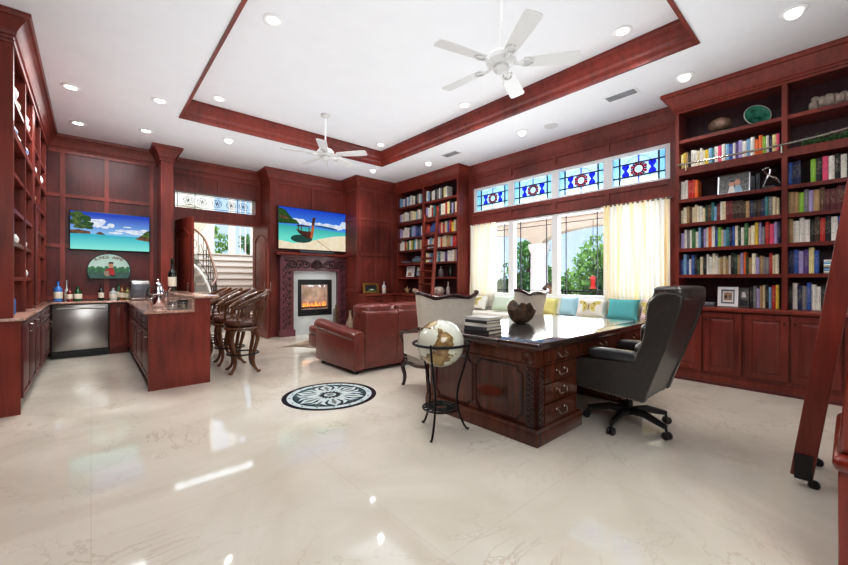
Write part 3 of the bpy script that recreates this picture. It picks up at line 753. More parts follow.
# under-counter cooler
t = thing('beverage_cooler', 'stainless steel under-counter cooler between the dark bar cabinets', 'cooler', (-.1, 8.5, 0)); pt = face_back(8.25)
b = BM(); ubox(b, pt, -.47, .23, .1, .866, -.5, 0); part('body', b, BLACKP, t)
b = BM(); x0, x1 = -.455, .215; rbox(b, (x0, 8.2, .13), (x1, 8.248, .855), .008, 2); d = part('door', b, STEEL, t)
b = BM(); tube(b, [(x0+.05, 8.2, .80), (x0+.05, 8.16, .80), (x1-.05, 8.16, .80), (x1-.05, 8.2, .80)], .012, 8); part('handle', b, STEEL, d)
b = BM(); ubox(b, pt, -.46, .22, .01, .098, -.4, -.03)
for i in range(12): ubox(b, pt, -.43+.054*i, -.395+.054*i, .03, .08, -.03, -.022)
part('kick_grille', b, BLACKP, t)
# granite worktops
b = BM(); rbox(b, (-.978, 5.06, .87), (-.455, 8.79, .9), .008, 2); rbox(b, (-.454, 8.16, .87), (.924, 8.79, .9), .008, 2)
b2 = BM(); box(b2, (.44, 5.17, .87), (.925, 8.158, .9)); merge(b, b2)
solo('granite_worktop', b, GRANITE, 'pinkish granite worktop running round the bar with bottles on it', 'worktop', (0, 8.4, .87), world=True)
# peninsula
t = thing('bar_peninsula', 'reddish cherry bar peninsula with raised ledge beside the leather stools', 'bar', (.8, 6.7, 0))
b = BM(); box(b, (.5, 5.22, .09), (.93, 8.155, .868)); box(b, (.56, 5.24, 0), (.93, 8.15, .09)); part('carcass', b, CHD, t)
b = BM(); box(b, (.93, 5.22, 0), (1.085, 8.2, 1.03)); part('raised_wall', b, CHL, t)
b = BM(); prism(b, [(.48, 0), (1.095, 0), (1.095, 1.03), (.93, 1.03), (.93, .868), (.48, .868)], face_back(5.22), 0, .02); part('end_panel', b, CHL, t)
pt = face_right(.5)
for k in range(4):
    a, c = 5.26+.72*k, 5.94+.72*k
    for (z0, z1, nm) in ((.12, .66, 'door'), (.68, .86, 'drawer')):
        b = BM(); raised_door(b, pt, a, c, z0, z1, .0, .022, .045); d = part(nm, b, CH, t, bevel=.003)
        b = BM(); u, v = (a+.06, .6) if nm == 'door' else ((a+c)/2, .77)
        tube(b, [pt(u-.04, v, .022), pt(u-.03, v, .045), pt(u+.03, v, .045), pt(u+.04, v, .022)], .006, 6); part('handle', b, PEWTER, d)
b = BM(); rbox(b, (.915, 5.16, 1.03), (1.19, 8.26, 1.06), .01, 3); part('ledge_top', b, GRANITE, t)
b = BM(); box(b, (.9, 5.2, .901), (.928, 8.15, 1.03)); part('splashback', b, GRANITE, t)

# bar stools ------------------------------------------------------------------
def stool():
    t = thing('bar_stool', 'x', 'bar stool', (0,0,0), group='bar stools at the peninsula')
    for k in range(4):
        an = PI/4+k*PI/2; ca, sa = math.cos(an), math.sin(an)
        b = BM(); prof = [(.17,.60),(.215,.52),(.22,.44),(.18,.3),(.155,.18),(.175,.08),(.235,.015)]
        tube(b, spline([(r*ca, r*sa, z) for r, z in prof], 4), [.03-.012*i/24 for i in range(25)], 8)
        puff(b, (.24*ca, .24*sa, .018), (.03, .03, .018), 1, nu=8, nv=6)
        part('leg', b, WALNUT, t, world=False)
    b = BM(); tube(b, [(.2*math.cos(a), .2*math.sin(a), .25) for a in [k*2*PI/24 for k in range(24)]], .011, 6, closed=True); part('foot_ring', b, IRON, t, world=False)
    b = BM(); lathe(b, [(0,.56),(.17,.56),(.2,.575),(.235,.585),(.24,.6),(.225,.62),(.0,.625)], n=28); part('seat_frame', b, WALNUT, t, world=False)
    b = BM(); lathe(b, [(0,.626),(.2,.626),(.228,.65),(.232,.68),(.215,.71),(.15,.728),(0,.735)], n=28); part('seat', b, LEATHD, t, world=False)
    # barrel back: rail sweeping from the front of the arms up to a high back on +X
    rail, low, n = [], [], 17
    for k in range(n):
        a = -2.15+4.3*k/(n-1); w = math.cos(a/2.15*PI/2)
        rad = .27+.06*w
        rail.append((rad*math.cos(a), rad*math.sin(a)*1.0, .86+.24*(max(0, w))**1.2)); low.append(((rad-.05)*math.cos(a), (rad-.05)*math.sin(a), .77+.12*max(0, w)))
    b = BM(); tube(b, rail, [.016]+[.032]*(n-2)+[.016], 8); part('back_rail', b, WALNUT, t, world=False)
    b = BM(); rr = []
    for i in range(2, n-2):
        o, l = Vector(rail[i]), Vector(low[i]); q = Vector((o.x, o.y, 0)).normalized()*.018
        rr.append([o-q+Vector((0,0,-.01)), o+q*.4+Vector((0,0,-.02)), l+q, l-q])
    loft(b, rr); part('back_pad', b, LEATHD, t, world=False)
    for k in range(9):
        i = 4+k; b = BM(); a = Vector(low[i]); z0 = Vector((.205*a.x/math.hypot(a.x, a.y), .205*a.y/math.hypot(a.x, a.y), .61))
        tube(b, [z0, z0.lerp(a, .35)+Vector((0,0,0)), z0.lerp(a, .55), a], [.014, .02, .011, .014], 6); part('spindle', b, WALNUT, t, world=False)
    for s in (1, n-2):
        b = BM(); a = Vector(rail[s]); z0 = Vector((.2*a.x/math.hypot(a.x, a.y), .2*a.y/math.hypot(a.x, a.y), .6))
        tube(b, spline([z0, z0.lerp(a, .4)+Vector((-.03,0,0)), a], 4), .015, 6); part('arm_support', b, WALNUT, t, world=False)
    return t
s0 = stool(); lab = ['walnut and leather swivel bar stool nearest the camera, at the open end of the peninsula', 'second walnut bar stool from the open end of the peninsula', 'third walnut bar stool from the open end of the peninsula', 'farthest walnut bar stool, closest to the open double doors']
for k, l in enumerate(lab):
    o = s0 if k == 0 else dup(s0); o.location = (1.565, 5.53+.66*k, 0); o.rotation_euler = (0, 0, -.12+.05*(k % 2)); o['label'] = l
# ------------------------------------------------------------------ desk
t = thing('partners_desk', 'polished mahogany partners desk with a glossy top, black chair pushed in', 'desk', (3.6, 2.15, 0))
DX0, DX1, DY0, DY1 = 2.5, 4.7, 1.56, 2.76
b = BM(); rbox(b, (DX0-.06, DY0-.06, .735), (DX1+.06, DY1+.06, .78), .012, 3); d = part('desktop', b, mat('desk_top_polish', (58,38,32), .06, var=.2, scale=3, coat=1), t)
b = BM(); rbox(b, (DX0+.06, DY0+.06, .7795), (DX1-.06, DY1-.06, .782), .001, 1); part('leather_inlay', b, mat('desk_leather_inlay', (62,64,66), .12, var=.1, coat=.7), d)
b = BM(); box(b, (DX0, DY0, .60), (DX1, DY1, .735)); sweep(b, [(DX0,DY0),(DX1,DY0),(DX1,DY1),(DX0,DY1)], [(0,0),(.012,.0),(.012,.012),(0,.02)], side=1, closed=True, z=.595)
sweep(b, [(DX0,DY0),(DX1,DY0),(DX1,DY1),(DX0,DY1)], [(0,0),(.02,.01),(.035,.03),(0,.03)], side=1, closed=True, z=.705); part('apron', b, MAHO, t)
for k, (a, c) in enumerate([(DX0+.01, 3.15), (4.05, DX1-.01)]):
    b = BM(); box(b, (a, DY0+.012, .11), (c, DY1-.012, .6)); p = part('pedestal', b, MAHO, t)
    b = BM(); rbox(b, (a-.035, DY0-.025, 0), (c+.03, DY1+.025, .10), .006, 2); sweep(b, [(a-.03,DY0-.02),(c+.025,DY0-.02),(c+.025,DY1+.02),(a-.03,DY1+.02)], [(0,0),(0,.03),(-.03,.03),(-.02,.0)], side=1, closed=True, z=.1)
    part('plinth', b, MAHO, t)
    pt = face_back(DY0+.012)
    for i, (z0, z1) in enumerate([(.13, .285), (.30, .44), (.455, .585)]):
        b = BM(); u0, u1 = a+.1, c-.05
        ubox(b, pt, u0, u1, z0, z1, 0, .016)
        for q in ((u0, u1, z0, z0+.01), (u0, u1, z1-.01, z1), (u0, u0+.01, z0+.01, z1-.01), (u1-.01, u1, z0+.01, z1-.01)): ubox(b, pt, *q, .0162, .021)
        dr = part('drawer', b, MAHO, t)
        b = BM(); cu, cv = (u0+u1)/2, (z0+z1)/2+.01
        tube(b, spline([pt(cu-.06, cv, .018), pt(cu-.062, cv-.005, .035), pt(cu-.045, cv-.035, .042), pt(cu, cv-.03, .045), pt(cu+.045, cv-.035, .042), pt(cu+.062, cv-.005, .035), pt(cu+.06, cv, .018)], 4), .006, 6)
        for s in (-1, 1): lathe(b, [(0,0),(.013,0),(.01,.006),(0,.008)], n=10, M=Matrix.Translation(pt(cu+s*.06, cv, .016)) @ Matrix.Rotation(PI/2, 4, 'X'))
        part('handle', b, PEWTER, dr)
    # carved corner strip
    b = BM(); ubox(b, pt, a+.015, a+.085, .13, .59, 0, .02)
    for i in range(22): puff(b, pt(a+.035+.03*(i % 2), .15+.02*i, .021), (.016, .008, .012), 1, nu=8, nv=5)
    part('carved_strip', b, MAHOD, t)
pt = face_back(DY0)
for (u0, u1) in [(DX0+.1, 3.1), (3.2, 4.0), (4.1, DX1-.1)]:
    b = BM(); ubox(b, pt, u0, u1, .618, .70, 0, .014); dr = part('drawer', b, MAHO, t)
    b = BM(); cu = (u0+u1)/2
    tube(b, spline([pt(cu-.06, .67, .014), pt(cu-.05, .645, .04), pt(cu, .64, .042), pt(cu+.05, .645, .04), pt(cu+.06, .67, .014)], 4), .006, 6); part('handle', b, PEWTER, dr)
# end facing the globe: two ogee-cornered panels, carved end strip, rosette, oval
pt = face_right(DX0+.01); b = BM()
def ogee(u0, u1, v0, v1, c=.045):
    r = []
    for (cu, cv, a0) in ((u0, v0, 90), (u1, v0, 180), (u1, v1, 270), (u0, v1, 0)):
        for k in range(5):
            a = math.radians(a0-90*k/4) if True else 0
            r.append((cu+c*math.cos(a), cv+c*math.sin(a)))
    return r
for (u0, u1) in [(DY0+.13, DY0+.60), (DY0+.64, DY1-.1)]:
    tube(b, [pt(u, v, .004) for u, v in ogee(u0, u1, .15, .57)], .009, 6, closed=True)
part('end_moulding', b, MAHOD, t)
b = BM(); prism(b, disc(DY0+.46, .33, .13, .045, 28), pt, -.002, .0025); part('oval_inlay', b, mat('inlay_mahogany', (104,36,16), .2, var=.2, coat=.5), t)
b = BM(); ubox(b, pt, DY0+.015, DY0+.085, .13, .59, 0, .02)
for i in range(22): puff(b, pt(DY0+.035+.03*(i % 2), .15+.02*i, .021), (.012, .016, .012), 1, nu=8, nv=5)
part('carved_strip', b, MAHOD, t)
b = BM(); pr = face_right(DX0)
for r_ in (.042, .028): tube(b, [pr(u, v, .004) for u, v in disc(DY0+.06, .655, r_, r_, 18)], .006, 6, closed=True)
ubox(b, pr, DY0+.12, DY1-.1, .625, .69, 0, .006); part('rosette', b, MAHO, t)

# ------------------------------------------------------------------ executive chair
t = thing('desk_chair', 'high-backed black leather wing chair on casters pushed up to the desk', 'chair', (3.49, 1.27, 0)); cx = 3.49
sx = face_left(3.2)
shell = [(1.60,.335),(1.05,.305),(.985,.50),(.93,.66),(.86,.86),(.80,1.06),(.79,1.13),(.83,1.155),(.9,1.16),(.965,1.14),(1.015,1.08),(1.03,1.0),(1.035,.9),(1.05,.8),(1.085,.7),(1.12,.62),(1.3,.60),(1.57,.575),(1.60,.56)]
for x0 in (3.16, 3.745):
    b = BM(); prism(b, shell, lambda u, v, n: Vector((n, u, v)), x0, x0+.075); part('side_wing', b, LEATHB, t, bevel=.012)
b = BM(); prism(b, [(1.06,.31),(.995,.50),(.87,.86),(.81,1.06),(.80,1.13),(.84,1.17),(.9,1.175),(.93,1.13),(.96,1.0),(1.03,.8),(1.1,.5),(1.12,.31)], lambda u, v, n: Vector((n, u, v)), 3.222, 3.758); part('backrest', b, LEATHB, t, bevel=.012)
b = BM(); rbox(b, (3.235, 1.08, .31), (3.745, 1.6, .42), .02, 3); part('seat_base', b, LEATHB, t)
b = BM(); puff(b, (cx, 1.36, .475), (.255, .27, .075), .35); part('seat_cushion', b, LEATHB, t)
b = BM()
for i, (zc, yc) in enumerate([(.66, 1.1), (.82, 1.055), (.97, 1.01), (1.09, .97)]): puff(b, (cx, yc, zc), (.258, .06, .085), .45)
part('back_cushion', b, LEATHB, t)
b = BM(); puff(b, (cx, .89, 1.15), (.325, .12, .055), .4); part('head_roll', b, LEATHB, t)
for x0 in (3.195, 3.785):
    b = BM(); puff(b, (x0, 1.28, .645), (.052, .2, .045), .55); part('armrest', b, mat('black_leather_arm', (46,50,53), .3, var=.1, scale=20, coat=.3) if x0 < 3.5 else LEATHB, t)
b = BM()
line = spline([Vector((3.157, u, v)) for u, v in [(1.59,.345),(1.3,.325),(1.055,.317)]], 10)+spline([Vector((3.157, u, v)) for u, v in shell[8:16]], 6)
for p in line: puff(b, p, (.003, .006, .006), 1, nu=6, nv=4)
part('nailhead_trim', b, PEWTER, t)
b = BM(); tube(b, [(cx, 1.27, .31), (cx, 1.27, .09)], .03, 12); box(b, (cx-.13, 1.15, .275), (cx+.13, 1.4, .309)); part('gas_column', b, BLACKP, t)
b = BM(); tube(b, [(cx+.12, 1.2, .285), (cx+.3, 1.12, .27), (cx+.34, 1.1, .275)], .006, 6); part('tilt_lever', b, PEWTER, t)
for k in range(5):
    an = math.radians(-110+72*k); ca, sa = math.cos(an), math.sin(an)
    b = BM(); tube(b, [(cx+.03*ca, 1.27+.03*sa, .125), (cx+.15*ca, 1.27+.15*sa, .135), (cx+.26*ca, 1.27+.26*sa, .11), (cx+.33*ca, 1.27+.33*sa, .095)], [.034, .032, .026, .02], 8); lg = part('base_leg', b, BLACKP, t)
    b = BM(); c = Vector((cx+.34*ca, 1.27+.34*sa, .031)); ax = Vector((-sa, ca, 0)); M = Matrix.Translation(c) @ ax.to_track_quat('Z', 'X').to_matrix().to_4x4()
    for s in (-1, 1): lathe(b, [(0,-.011),(.026,-.011),(.031,-.006),(.031,.006),(.026,.011),(0,.011)], n=16, M=M @ Matrix.Translation((0, 0, s*.016)))
    tube(b, [(c.x, c.y, .03), (c.x-.01*ca, c.y-.01*sa, .09)], .01, 6); part('caster', b, BLACKP, lg)

# ------------------------------------------------------------------ sofa
t = thing('leather_sofa', 'oxblood leather reclining sofa with its back turned, facing the fireplace', 'sofa', (3.6, 4.9, 0))
S0, SY = 2.55, 4.28
b = BM(); rbox(b, (S0+.18, SY+.02, .05), (S0+1.8, 5.3, .3), .03, 3); part('base_frame', b, LEATH, t)
for k in range(3):
    x0 = S0+.185+.54*k; x1 = x0+.534
    b = BM(); prism(b, [(SY+.03,.06),(SY,.3),(SY-.02,.6),(SY-.03,.8),(SY+.0,.835),(SY+.1,.84),(SY+.22,.5),(SY+.24,.06)], lambda u, v, n: Vector((n, u, v)), x0, x1); bk = part('back_panel', b, LEATH, t, bevel=.02)
    b = BM(); puff(b, ((x0+x1)/2, SY+.19, .83), (.266, .2, .09), .45); puff(b, ((x0+x1)/2, SY+.26, .66), (.262, .12, .18), .45); part('head_cushion', b, LEATH, bk)
    b = BM(); puff(b, ((x0+x1)/2, SY+.66, .39), (.264, .4, .11), .4); part('seat_cushion', b, LEATH, t)
for k, x0 in enumerate((S0, S0+1.81)):
    b = BM(); rbox(b, (x0+.012, SY-.015, .05), (x0+.178, SY+1.12, .50), .03, 3)
    rr = []; n = 16
    for y, s in ((SY-.02, .82), (SY, .96), (SY+.05, 1), (SY+.6, 1), (SY+1.05, 1), (SY+1.14, .95), (SY+1.17, .8)):
        sag = -.085*max(0, (y-SY))/1.1
        rr.append([Vector((x0+.095+.1*s*math.cos(2*PI*i/n), y, .49-sag+.085*s*math.sin(2*PI*i/n))) for i in range(n)])
    loft(b, rr); part('rolled_arm', b, LEATH, t)
b = BM(); puff(b, (S0+.45, SY+1.53, .42), (.27, .3, .075), .45); rbox(b, (S0+.2, SY+1.25, .12), (S0+.7, SY+1.8, .36), .04, 3); part('footrest', b, LEATH, t)
for x in (S0+.1, S0+1.9):
    for y in (SY+.1, SY+1.0): b = BM(); box(b, (x-.03, y-.03, 0), (x+.03, y+.03, .06)); part('foot', b, BLACKP, t)

# ------------------------------------------------------------------ armchairs (back to the desk)
def armchair():
    t = thing('armchair', 'x', 'armchair', (0,0,0), group='white armchairs behind the desk')
    def ring(z, hw, yb, dep, th):   # U-shaped back shell, opening to +Y
        out, inn = [], []
        for k in range(13):
            a = PI+PI*k/12; c, s = math.cos(a), math.sin(a)
            e = .55
            cx_, sy_ = math.copysign(abs(c)**e, c), -abs(s)**e
            out.append(Vector((hw*cx_, yb+dep*(1+sy_), z))); inn.append(Vector(((hw-th)*cx_, yb+th+(dep-th)*(1+sy_), z)))
        return out+inn[::-1]
    b = BM()
    R = [ring(.42, .30, -.30, .2, .05), ring(.6, .32, -.315, .19, .055), ring(.8, .35, -.34, .17, .055), ring(1.0, .40, -.365, .14, .05), ring(1.06, .42, -.375, .13, .045)]
    for k, p in enumerate(R[-1]):     # serpentine crest
        q = p.x/.42; p.z += .016*math.cos(q*PI*2)-.005+.03*abs(q)**3
    loft(b, R); part('back_shell', b, CREAM, t, world=False)
    b = BM(); crest = [Vector((p.x*1.0, p.y-.002, p.z+.012)) for p in R[-1][:13]]
    tube(b, spline(crest, 3), .02, 8); part('crest_rail', b, MAHOD, t, world=False)
    b = BM(); rbox(b, (-.29, -.27, .29), (.29, .27, .40), .03, 3); part('seat_rail', b, CREAM, t, world=False)
    b = BM(); tube(b, spline([(-.30,-.27,.31),(-.31,0,.28),(-.31,.27,.31),(-.15,.31,.29),(0,.32,.3),(.15,.31,.29),(.31,.27,.31),(.31,0,.28),(.30,-.27,.31)], 4), .018, 6); part('apron_trim', b, MAHOD, t, world=False)
    b = BM(); puff(b, (0, .02, .44), (.28, .27, .07), .45); part('seat_cushion', b, CREAM, t, world=False)
    for s in (-1, 1):
        b = BM(); tube(b, spline([(s*.35,-.2,.72),(s*.36,0,.68),(s*.37,.16,.66),(s*.375,.24,.63),(s*.36,.25,.58),(s*.33,.23,.48),(s*.31,.25,.36)], 5), .02, 8); part('arm', b, MAHOD, t, world=False)
        b = BM(); q = [(s*.34,-.22,.40),(s*.34,.2,.40),(s*.355,.19,.63),(s*.345,-.22,.68)]
        loft(b, [[Vector(p)+Vector((s*.012,0,0)) for p in q], [Vector(p)-Vector((s*.03,0,0)) for p in q]]); part('arm_panel', b, CREAM, t, world=False)
        b = BM(); tube(b, spline([(s*.29,.26,.34),(s*.325,.295,.24),(s*.3,.285,.12),(s*.305,.31,.02),(s*.31,.33,.012)], 4), [.032-.016*i/16 for i in range(17)], 8); part('leg', b, MAHOD, t, world=False)
        b = BM(); tube(b, [(s*.27,-.25,.34),(s*.27,-.27,.15),(s*.275,-.30,.0)], [.026,.022,.017], 8); part('leg', b, MAHO, t, world=False)
    return t
a0 = armchair(); a0.location = (3.02, 3.2, 0); a0.rotation_euler = (0, 0, -.2); a0['label'] = 'cream upholstered armchair with dark crest rail, standing behind the globe'
a0.scale = (.95, .88, 1)
a1 = dup(a0, (4.64, 3.22, 0), .05, 'cream upholstered armchair behind the far half of the desk, beside the pillows')

# ------------------------------------------------------------------ globe
t = thing('globe_stand', 'black wrought iron floor stand holding a pale globe', 'stand', (2.168, 2.246, 0)); gc = Vector((2.168, 2.246, .728)); GR = .194
b = BM(); tube(b, [gc+Vector((.228*math.cos(a), .228*math.sin(a), 0)) for a in [k*2*PI/32 for k in range(32)]], .011, 6, closed=True); part('ring', b, IRON, t)
for k in range(3):
    a = math.radians(-152+120*k); c, s = math.cos(a), math.sin(a); b = BM()
    tube(b, spline([gc+Vector((.245*c, .245*s, .02)), gc+Vector((.235*c, .235*s, -.05)), gc+Vector((.2*c, .2*s, -.2)), gc+Vector((.145*c, .145*s, -.38)), gc+Vector((.14*c, .14*s, -.5)), gc+Vector((.17*c, .17*s, -.62)), gc+Vector((.215*c, .215*s, -.71)), gc+Vector((.24*c, .24*s, -.718))], 5), .009, 6)
    part('leg', b, IRON, t)
b = BM(); z = .2
for r_ in (.148, .095, .05): tube(b, [(gc.x+r_*math.cos(a), gc.y+r_*math.sin(a), z) for a in [k*2*PI/28 for k in range(28)]], .008, 5, closed=True)
for k in range(14):
    a = k*2*PI/14; tube(b, [(gc.x+.05*math.cos(a), gc.y+.05*math.sin(a), z), (gc.x+.148*math.cos(a+.25), gc.y+.148*math.sin(a+.25), z)], .007, 5)
part('lattice_shelf', b, IRON, t)
def globe_mat():
    m, nt, bs = nodes('globe_map'); N, L = nt.nodes, nt.links
    tc = N.new('ShaderNodeTexCoord'); no = N.new('ShaderNodeTexNoise'); no.inputs['Scale'].default_value = 5.2; no.inputs['Detail'].default_value = 5
    rp = N.new('ShaderNodeValToRGB'); e = rp.color_ramp.elements; e[0].position = .53; e[0].color = lin((222,226,212)); e[1].position = .575; e[1].color = lin((120,84,44))
    k = e.new(.55); k.color = lin((206,204,170)); k = e.new(.64); k.color = lin((176,150,96))
    L.new(tc.outputs['Object'], no.inputs['Vector']); L.new(no.outputs['Fac'], rp.inputs[0]); L.new(rp.outputs[0], bs.inputs['Base Color']); bs.inputs['Roughness'].default_value = .15; bs.inputs['Coat Weight'].default_value = .6
    return m
b = BM(); bmesh.ops.create_uvsphere(b, u_segments=40, v_segments=24, radius=GR)
g = solo('globe', b, globe_mat(), 'cream and brown world globe resting in the iron stand', 'globe', gc); g.rotation_euler = (.5, .1, 1.45)

# ------------------------------------------------------------------ window bench, pillows, curtains
t = thing('window_bench', 'built-in window seat with white cushion running below the windows', 'bench', (5.9, 3.5, 0)); pt = face_right(5.62)
b = BM(); ubox(b, pt, 1.56, 5.48, 0, .52, -.575, 0); grid(b, pt, [1.62, 2.55, 3.5, 4.45, 5.42], [.08, .46], .07, 0, .018); part('bench_box', b, CH, t)
b = BM()
for k in range(3):
    y0 = 1.565+1.305*k; rbox(b, (5.57, y0, .52), (6.19, y0+1.3, .64), .035, 3)
part('seat_cushion', b, CUSH, t)
def pillow(name, label, y, w, h, m, bfly=False, lean=.28, yaw=0, x=5.92, z=.642, group='pillows on the window seat'):
    h *= .88; lean += .08; t = thing(name, label, 'pillow', (x, y, z), group=group); M = Matrix.Translation((0, 0, h/2*math.cos(lean)+.012)) @ Matrix.Rotation(yaw, 4, 'Z') @ Matrix.Rotation(lean, 4, 'Y')
    b = BM(); n = 16; rings = []
    vs = {}
    for s in (-1, 1):
        for i in range(n+1):
            for j in range(n+1):
                u, v = 2*i/n-1, 2*j/n-1
                if s == 1 and (i in (0, n) or j in (0, n)): vs[s, i, j] = vs[-1, i, j]; continue
                th = .095*((1-u**4)*(1-v**4))**.5
                pin = 1-.06*(abs(u*v))**.5*0-.05*(1-abs(u)**2)*abs(v)**3-.0
                pu = u*(1-.12*(1-v*v)*abs(u)**3); pv = v*(1-.12*(1-u*u)*abs(v)**3)
                vs[s, i, j] = b.verts.new(M @ Vector((s*th, pu*w/2, pv*h/2)))
    for s in (-1, 1):
        for i in range(n):
            for j in range(n):
                q = [vs[s,i,j], vs[s,i+1,j], vs[s,i+1,j+1], vs[s,i,j+1]]
                b.faces.new(q if s == 1 else q[::-1])
    part('cover', b, m, t, world=False)
    if bfly:
        b = BM(); f = lambda u, v, n=0: M @ Vector((-.102+.055*(abs(u)/.2)**2.2*0-n+.02*min(1,(u/.13)**2), u, v))
        for s in (-1, 1):
            flatpoly(b, [(1.35*u_, 1.15*v_) for u_, v_ in [(s*.01,.0),(s*.03,.05),(s*.08,.085),(s*.125,.08),(s*.12,.045),(s*.08,.015),(s*.1,-.02),(s*.09,-.06),(s*.05,-.07),(s*.02,-.04)]], f, .004, 0)
        f2 = [(-.008,-.06),(.008,-.06),(.008,.05),(-.008,.05)]; flatpoly(b, f2, f, .006, 1)
        for s in (-1, 1): flatpoly(b, disc(s*.075, .05, .016, n=8), f, .006, 1); flatpoly(b, disc(s*.06, -.03, .012, n=8), f, .006, 1)
        part('butterfly_print', b, [mat('butterfly_yellow', (204,192,120), .85, var=.2, scale=40), mat('butterfly_brown', (150,130,80), .85)], t, world=False, smooth=False)
    return t
PW = mat('pillow_white', (232,228,220), .9, var=.03, scale=20)
pillow('throw_pillow', 'white pillow with yellow butterfly at the left end of the window seat', 5.06, .48, .33, PW, True)
pillow('throw_pillow', 'pale mint green pillow beside the left curtain', 4.40, .5, .36, mat('pillow_mint', (208,224,206), .9, var=.03))
pillow('throw_pillow', 'pale yellow pillow beside the far armchair back', 3.51, .44, .34, mat('pillow_yellow', (222,212,142), .9, var=.04))
pillow('throw_pillow', 'light blue pillow between the yellow and butterfly pillows', 3.12, .3, .37, mat('pillow_blue', (176,212,224), .9, var=.04), False, .2, 0, 5.99)
pillow('throw_pillow', 'white pillow with large yellow butterfly in the middle of the window seat', 2.71, .48, .36, PW, True, .32, 0, 5.92)
pillow('throw_pillow', 'teal pillow below the right curtain', 2.24, .45, .38, mat('pillow_teal', (96,178,182), .8, var=.06))
pillow('throw_pillow', 'pinkish-white butterfly pillow partly hidden by the black desk chair', 1.81, .38, .38, mat('pillow_pinkish', (236,214,212), .9, var=.04), True, .28, 0, 5.92)
def curtain(label, y0, y1, n, amp, loc, flare):
    t = thing('curtain', label, 'curtain', loc); b = BM(); zs = [2.425, 2.39, 2.3, 1.9, 1.4, 1.0, .70]; R = []
    m = n*10
    for k, z in enumerate(zs):
        f = k/(len(zs)-1); r = []
        for i in range(m+1):
            s = i/m; y = y0+(y1-y0)*s; yy = y+flare*f*(s-.5)
            a = amp*(.6+.4*f)
            r.append(Vector((6.12+a*math.sin(s*n*2*PI+.5*math.sin(s*9))+.012*math.sin(s*31+k), yy, z)))
        R.append(r)
    loft(b, R, cap=False, closed=False); c = part('drape', b, CURT, t)
    b = BM(); tube(b, [(6.13, y0-.03, 2.412), (6.13, y1+.03, 2.412)], .012, 8); part('curtain_rod', b, PEWTER, t)
curtain('gathered cream curtain at the left end of the windows', 4.72, 5.42, 10, .03, (6.12, 5.05, .7), .02)
curtain('wide sunlit cream curtain at the right end of the windows', 1.69, 2.62, 14, .032, (6.12, 2.15, .7), -.03)
# ------------------------------------------------------------------ fireplace
t = thing('fireplace_mantel', 'carved dark wood fireplace mantel below the boat television', 'mantel', (3.93, 8.3, 0)); MY = 8.25
pt = face_back(MY); n0 = -.145
for u0, u1 in ((3.1, 3.4), (4.5, 4.8)):
    b = BM(); ubox(b, pt, u0, u1, .12, 1.75, n0, 0); lg = part('pilaster', b, CAR, t, bevel=.006)
    b = BM(); ubox(b, pt, u0-.03, u1+.03, 0, .14, n0, .03); part('plinth', b, CAR, lg, bevel=.006)
b = BM(); ubox(b, pt, 3.4, 4.5, 1.46, 1.75, n0, 0); ubox(b, pt, 3.1, 4.8, 1.75, 1.8, n0, .02); part('frieze', b, CAR, t)
b = BM(); rbox(b, (3.0, MY-.09, 1.80), (4.9, MY+.145, 1.86), .015, 3); part('shelf', b, CH, t)
def scroll(b, c, r, a0, turn, s=1, n=18, sh=.35, th=.016):
    pts = []
    for k in range(n):
        f = k/(n-1); a = a0+s*turn*f; rr = r*(1-f*(1-sh)); pts.append(pt(c[0]+rr*math.cos(a), c[1]+rr*math.sin(a), .004))
    tube(b, pts, [th*(1-.5*k/n) for k in range(n)], 6)
b = BM(); cxm = 3.95
for s in (-1, 1):
    for k in range(4):
        uu = cxm+s*(.24+.145*k)
        scroll(b, (uu, 1.61), .075, PI/2 if k % 2 else -PI/2, 5.2, s*(1 if k % 2 else -1), th=.02)
        for q in (-1, 1): puff(b, pt(uu+s*.05, 1.61+q*.075, .008), (.045, .012, .022), 1, nu=8, nv=6)
        puff(b, pt(uu, 1.61, .008), (.028, .012, .028), 1, nu=8, nv=6)
for k in range(9): # centre shell
    a = PI*(.08+.84*k/8); tube(b, [pt(3.95, 1.5, .01), pt(3.95+.15*math.cos(a), 1.52+.19*math.sin(a), .014)], [.014, .028], 6)
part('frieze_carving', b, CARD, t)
for s in (-1, 1):
    b = BM()
    for k in range(10):
        ux = cxm+s*.70; v = .26+.14*k; scroll(b, (ux, v), .065, PI/2*(k % 2), 4.6, s*(1 if k % 2 else -1), th=.016)
        for q in (-1, 1): puff(b, pt(ux+q*.075, v+.05*q, .008), (.02, .01, .04), 1, nu=8, nv=6)
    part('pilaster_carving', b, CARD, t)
# marble slips
t2 = thing('fireplace_surround', 'pale marble fireplace surround with a glass-fronted firebox', 'fireplace', (3.95, 8.36, 0)); pm_ = face_back(8.335)
b = BM()
for q in ((3.405, 3.53, .145, 1.455), (4.37, 4.495, .145, 1.455), (3.435, 3.53, 0, .145), (4.37, 4.465, 0, .145), (3.53, 4.37, 1.26, 1.455), (3.53, 4.37, 0, .42)): ubox(b, pm_, *q, -.06, 0)
part('marble_slip', b, MARBLEW, t2)
b = BM(); pf = face_back(8.33)
for q in ((3.53, 4.37, 1.14, 1.26), (3.53, 4.37, .42, .56), (3.53, 3.61, .56, 1.14), (4.29, 4.37, .56, 1.14)): ubox(b, pf, *q, -.05, .006)
for zz in (1.17, 1.2, 1.23, .45, .48, .51): ubox(b, pf, 3.58, 4.32, zz-.006, zz+.006, .006, .01)
part('metal_frame', b, BLACKP, t2, bevel=.004)
b = BM(); ubox(b, face_back(8.39), 3.61, 4.29, .56, 1.14, -.004, 0); part('reflection_panel', b, mat('fire_reflection', (190,160,140), .5, var=.5, scale=5, emit=.5, rgb2=(70,50,44)), t2)  # room reflections put into the panel's patchy colour and faint glow
b = BM()
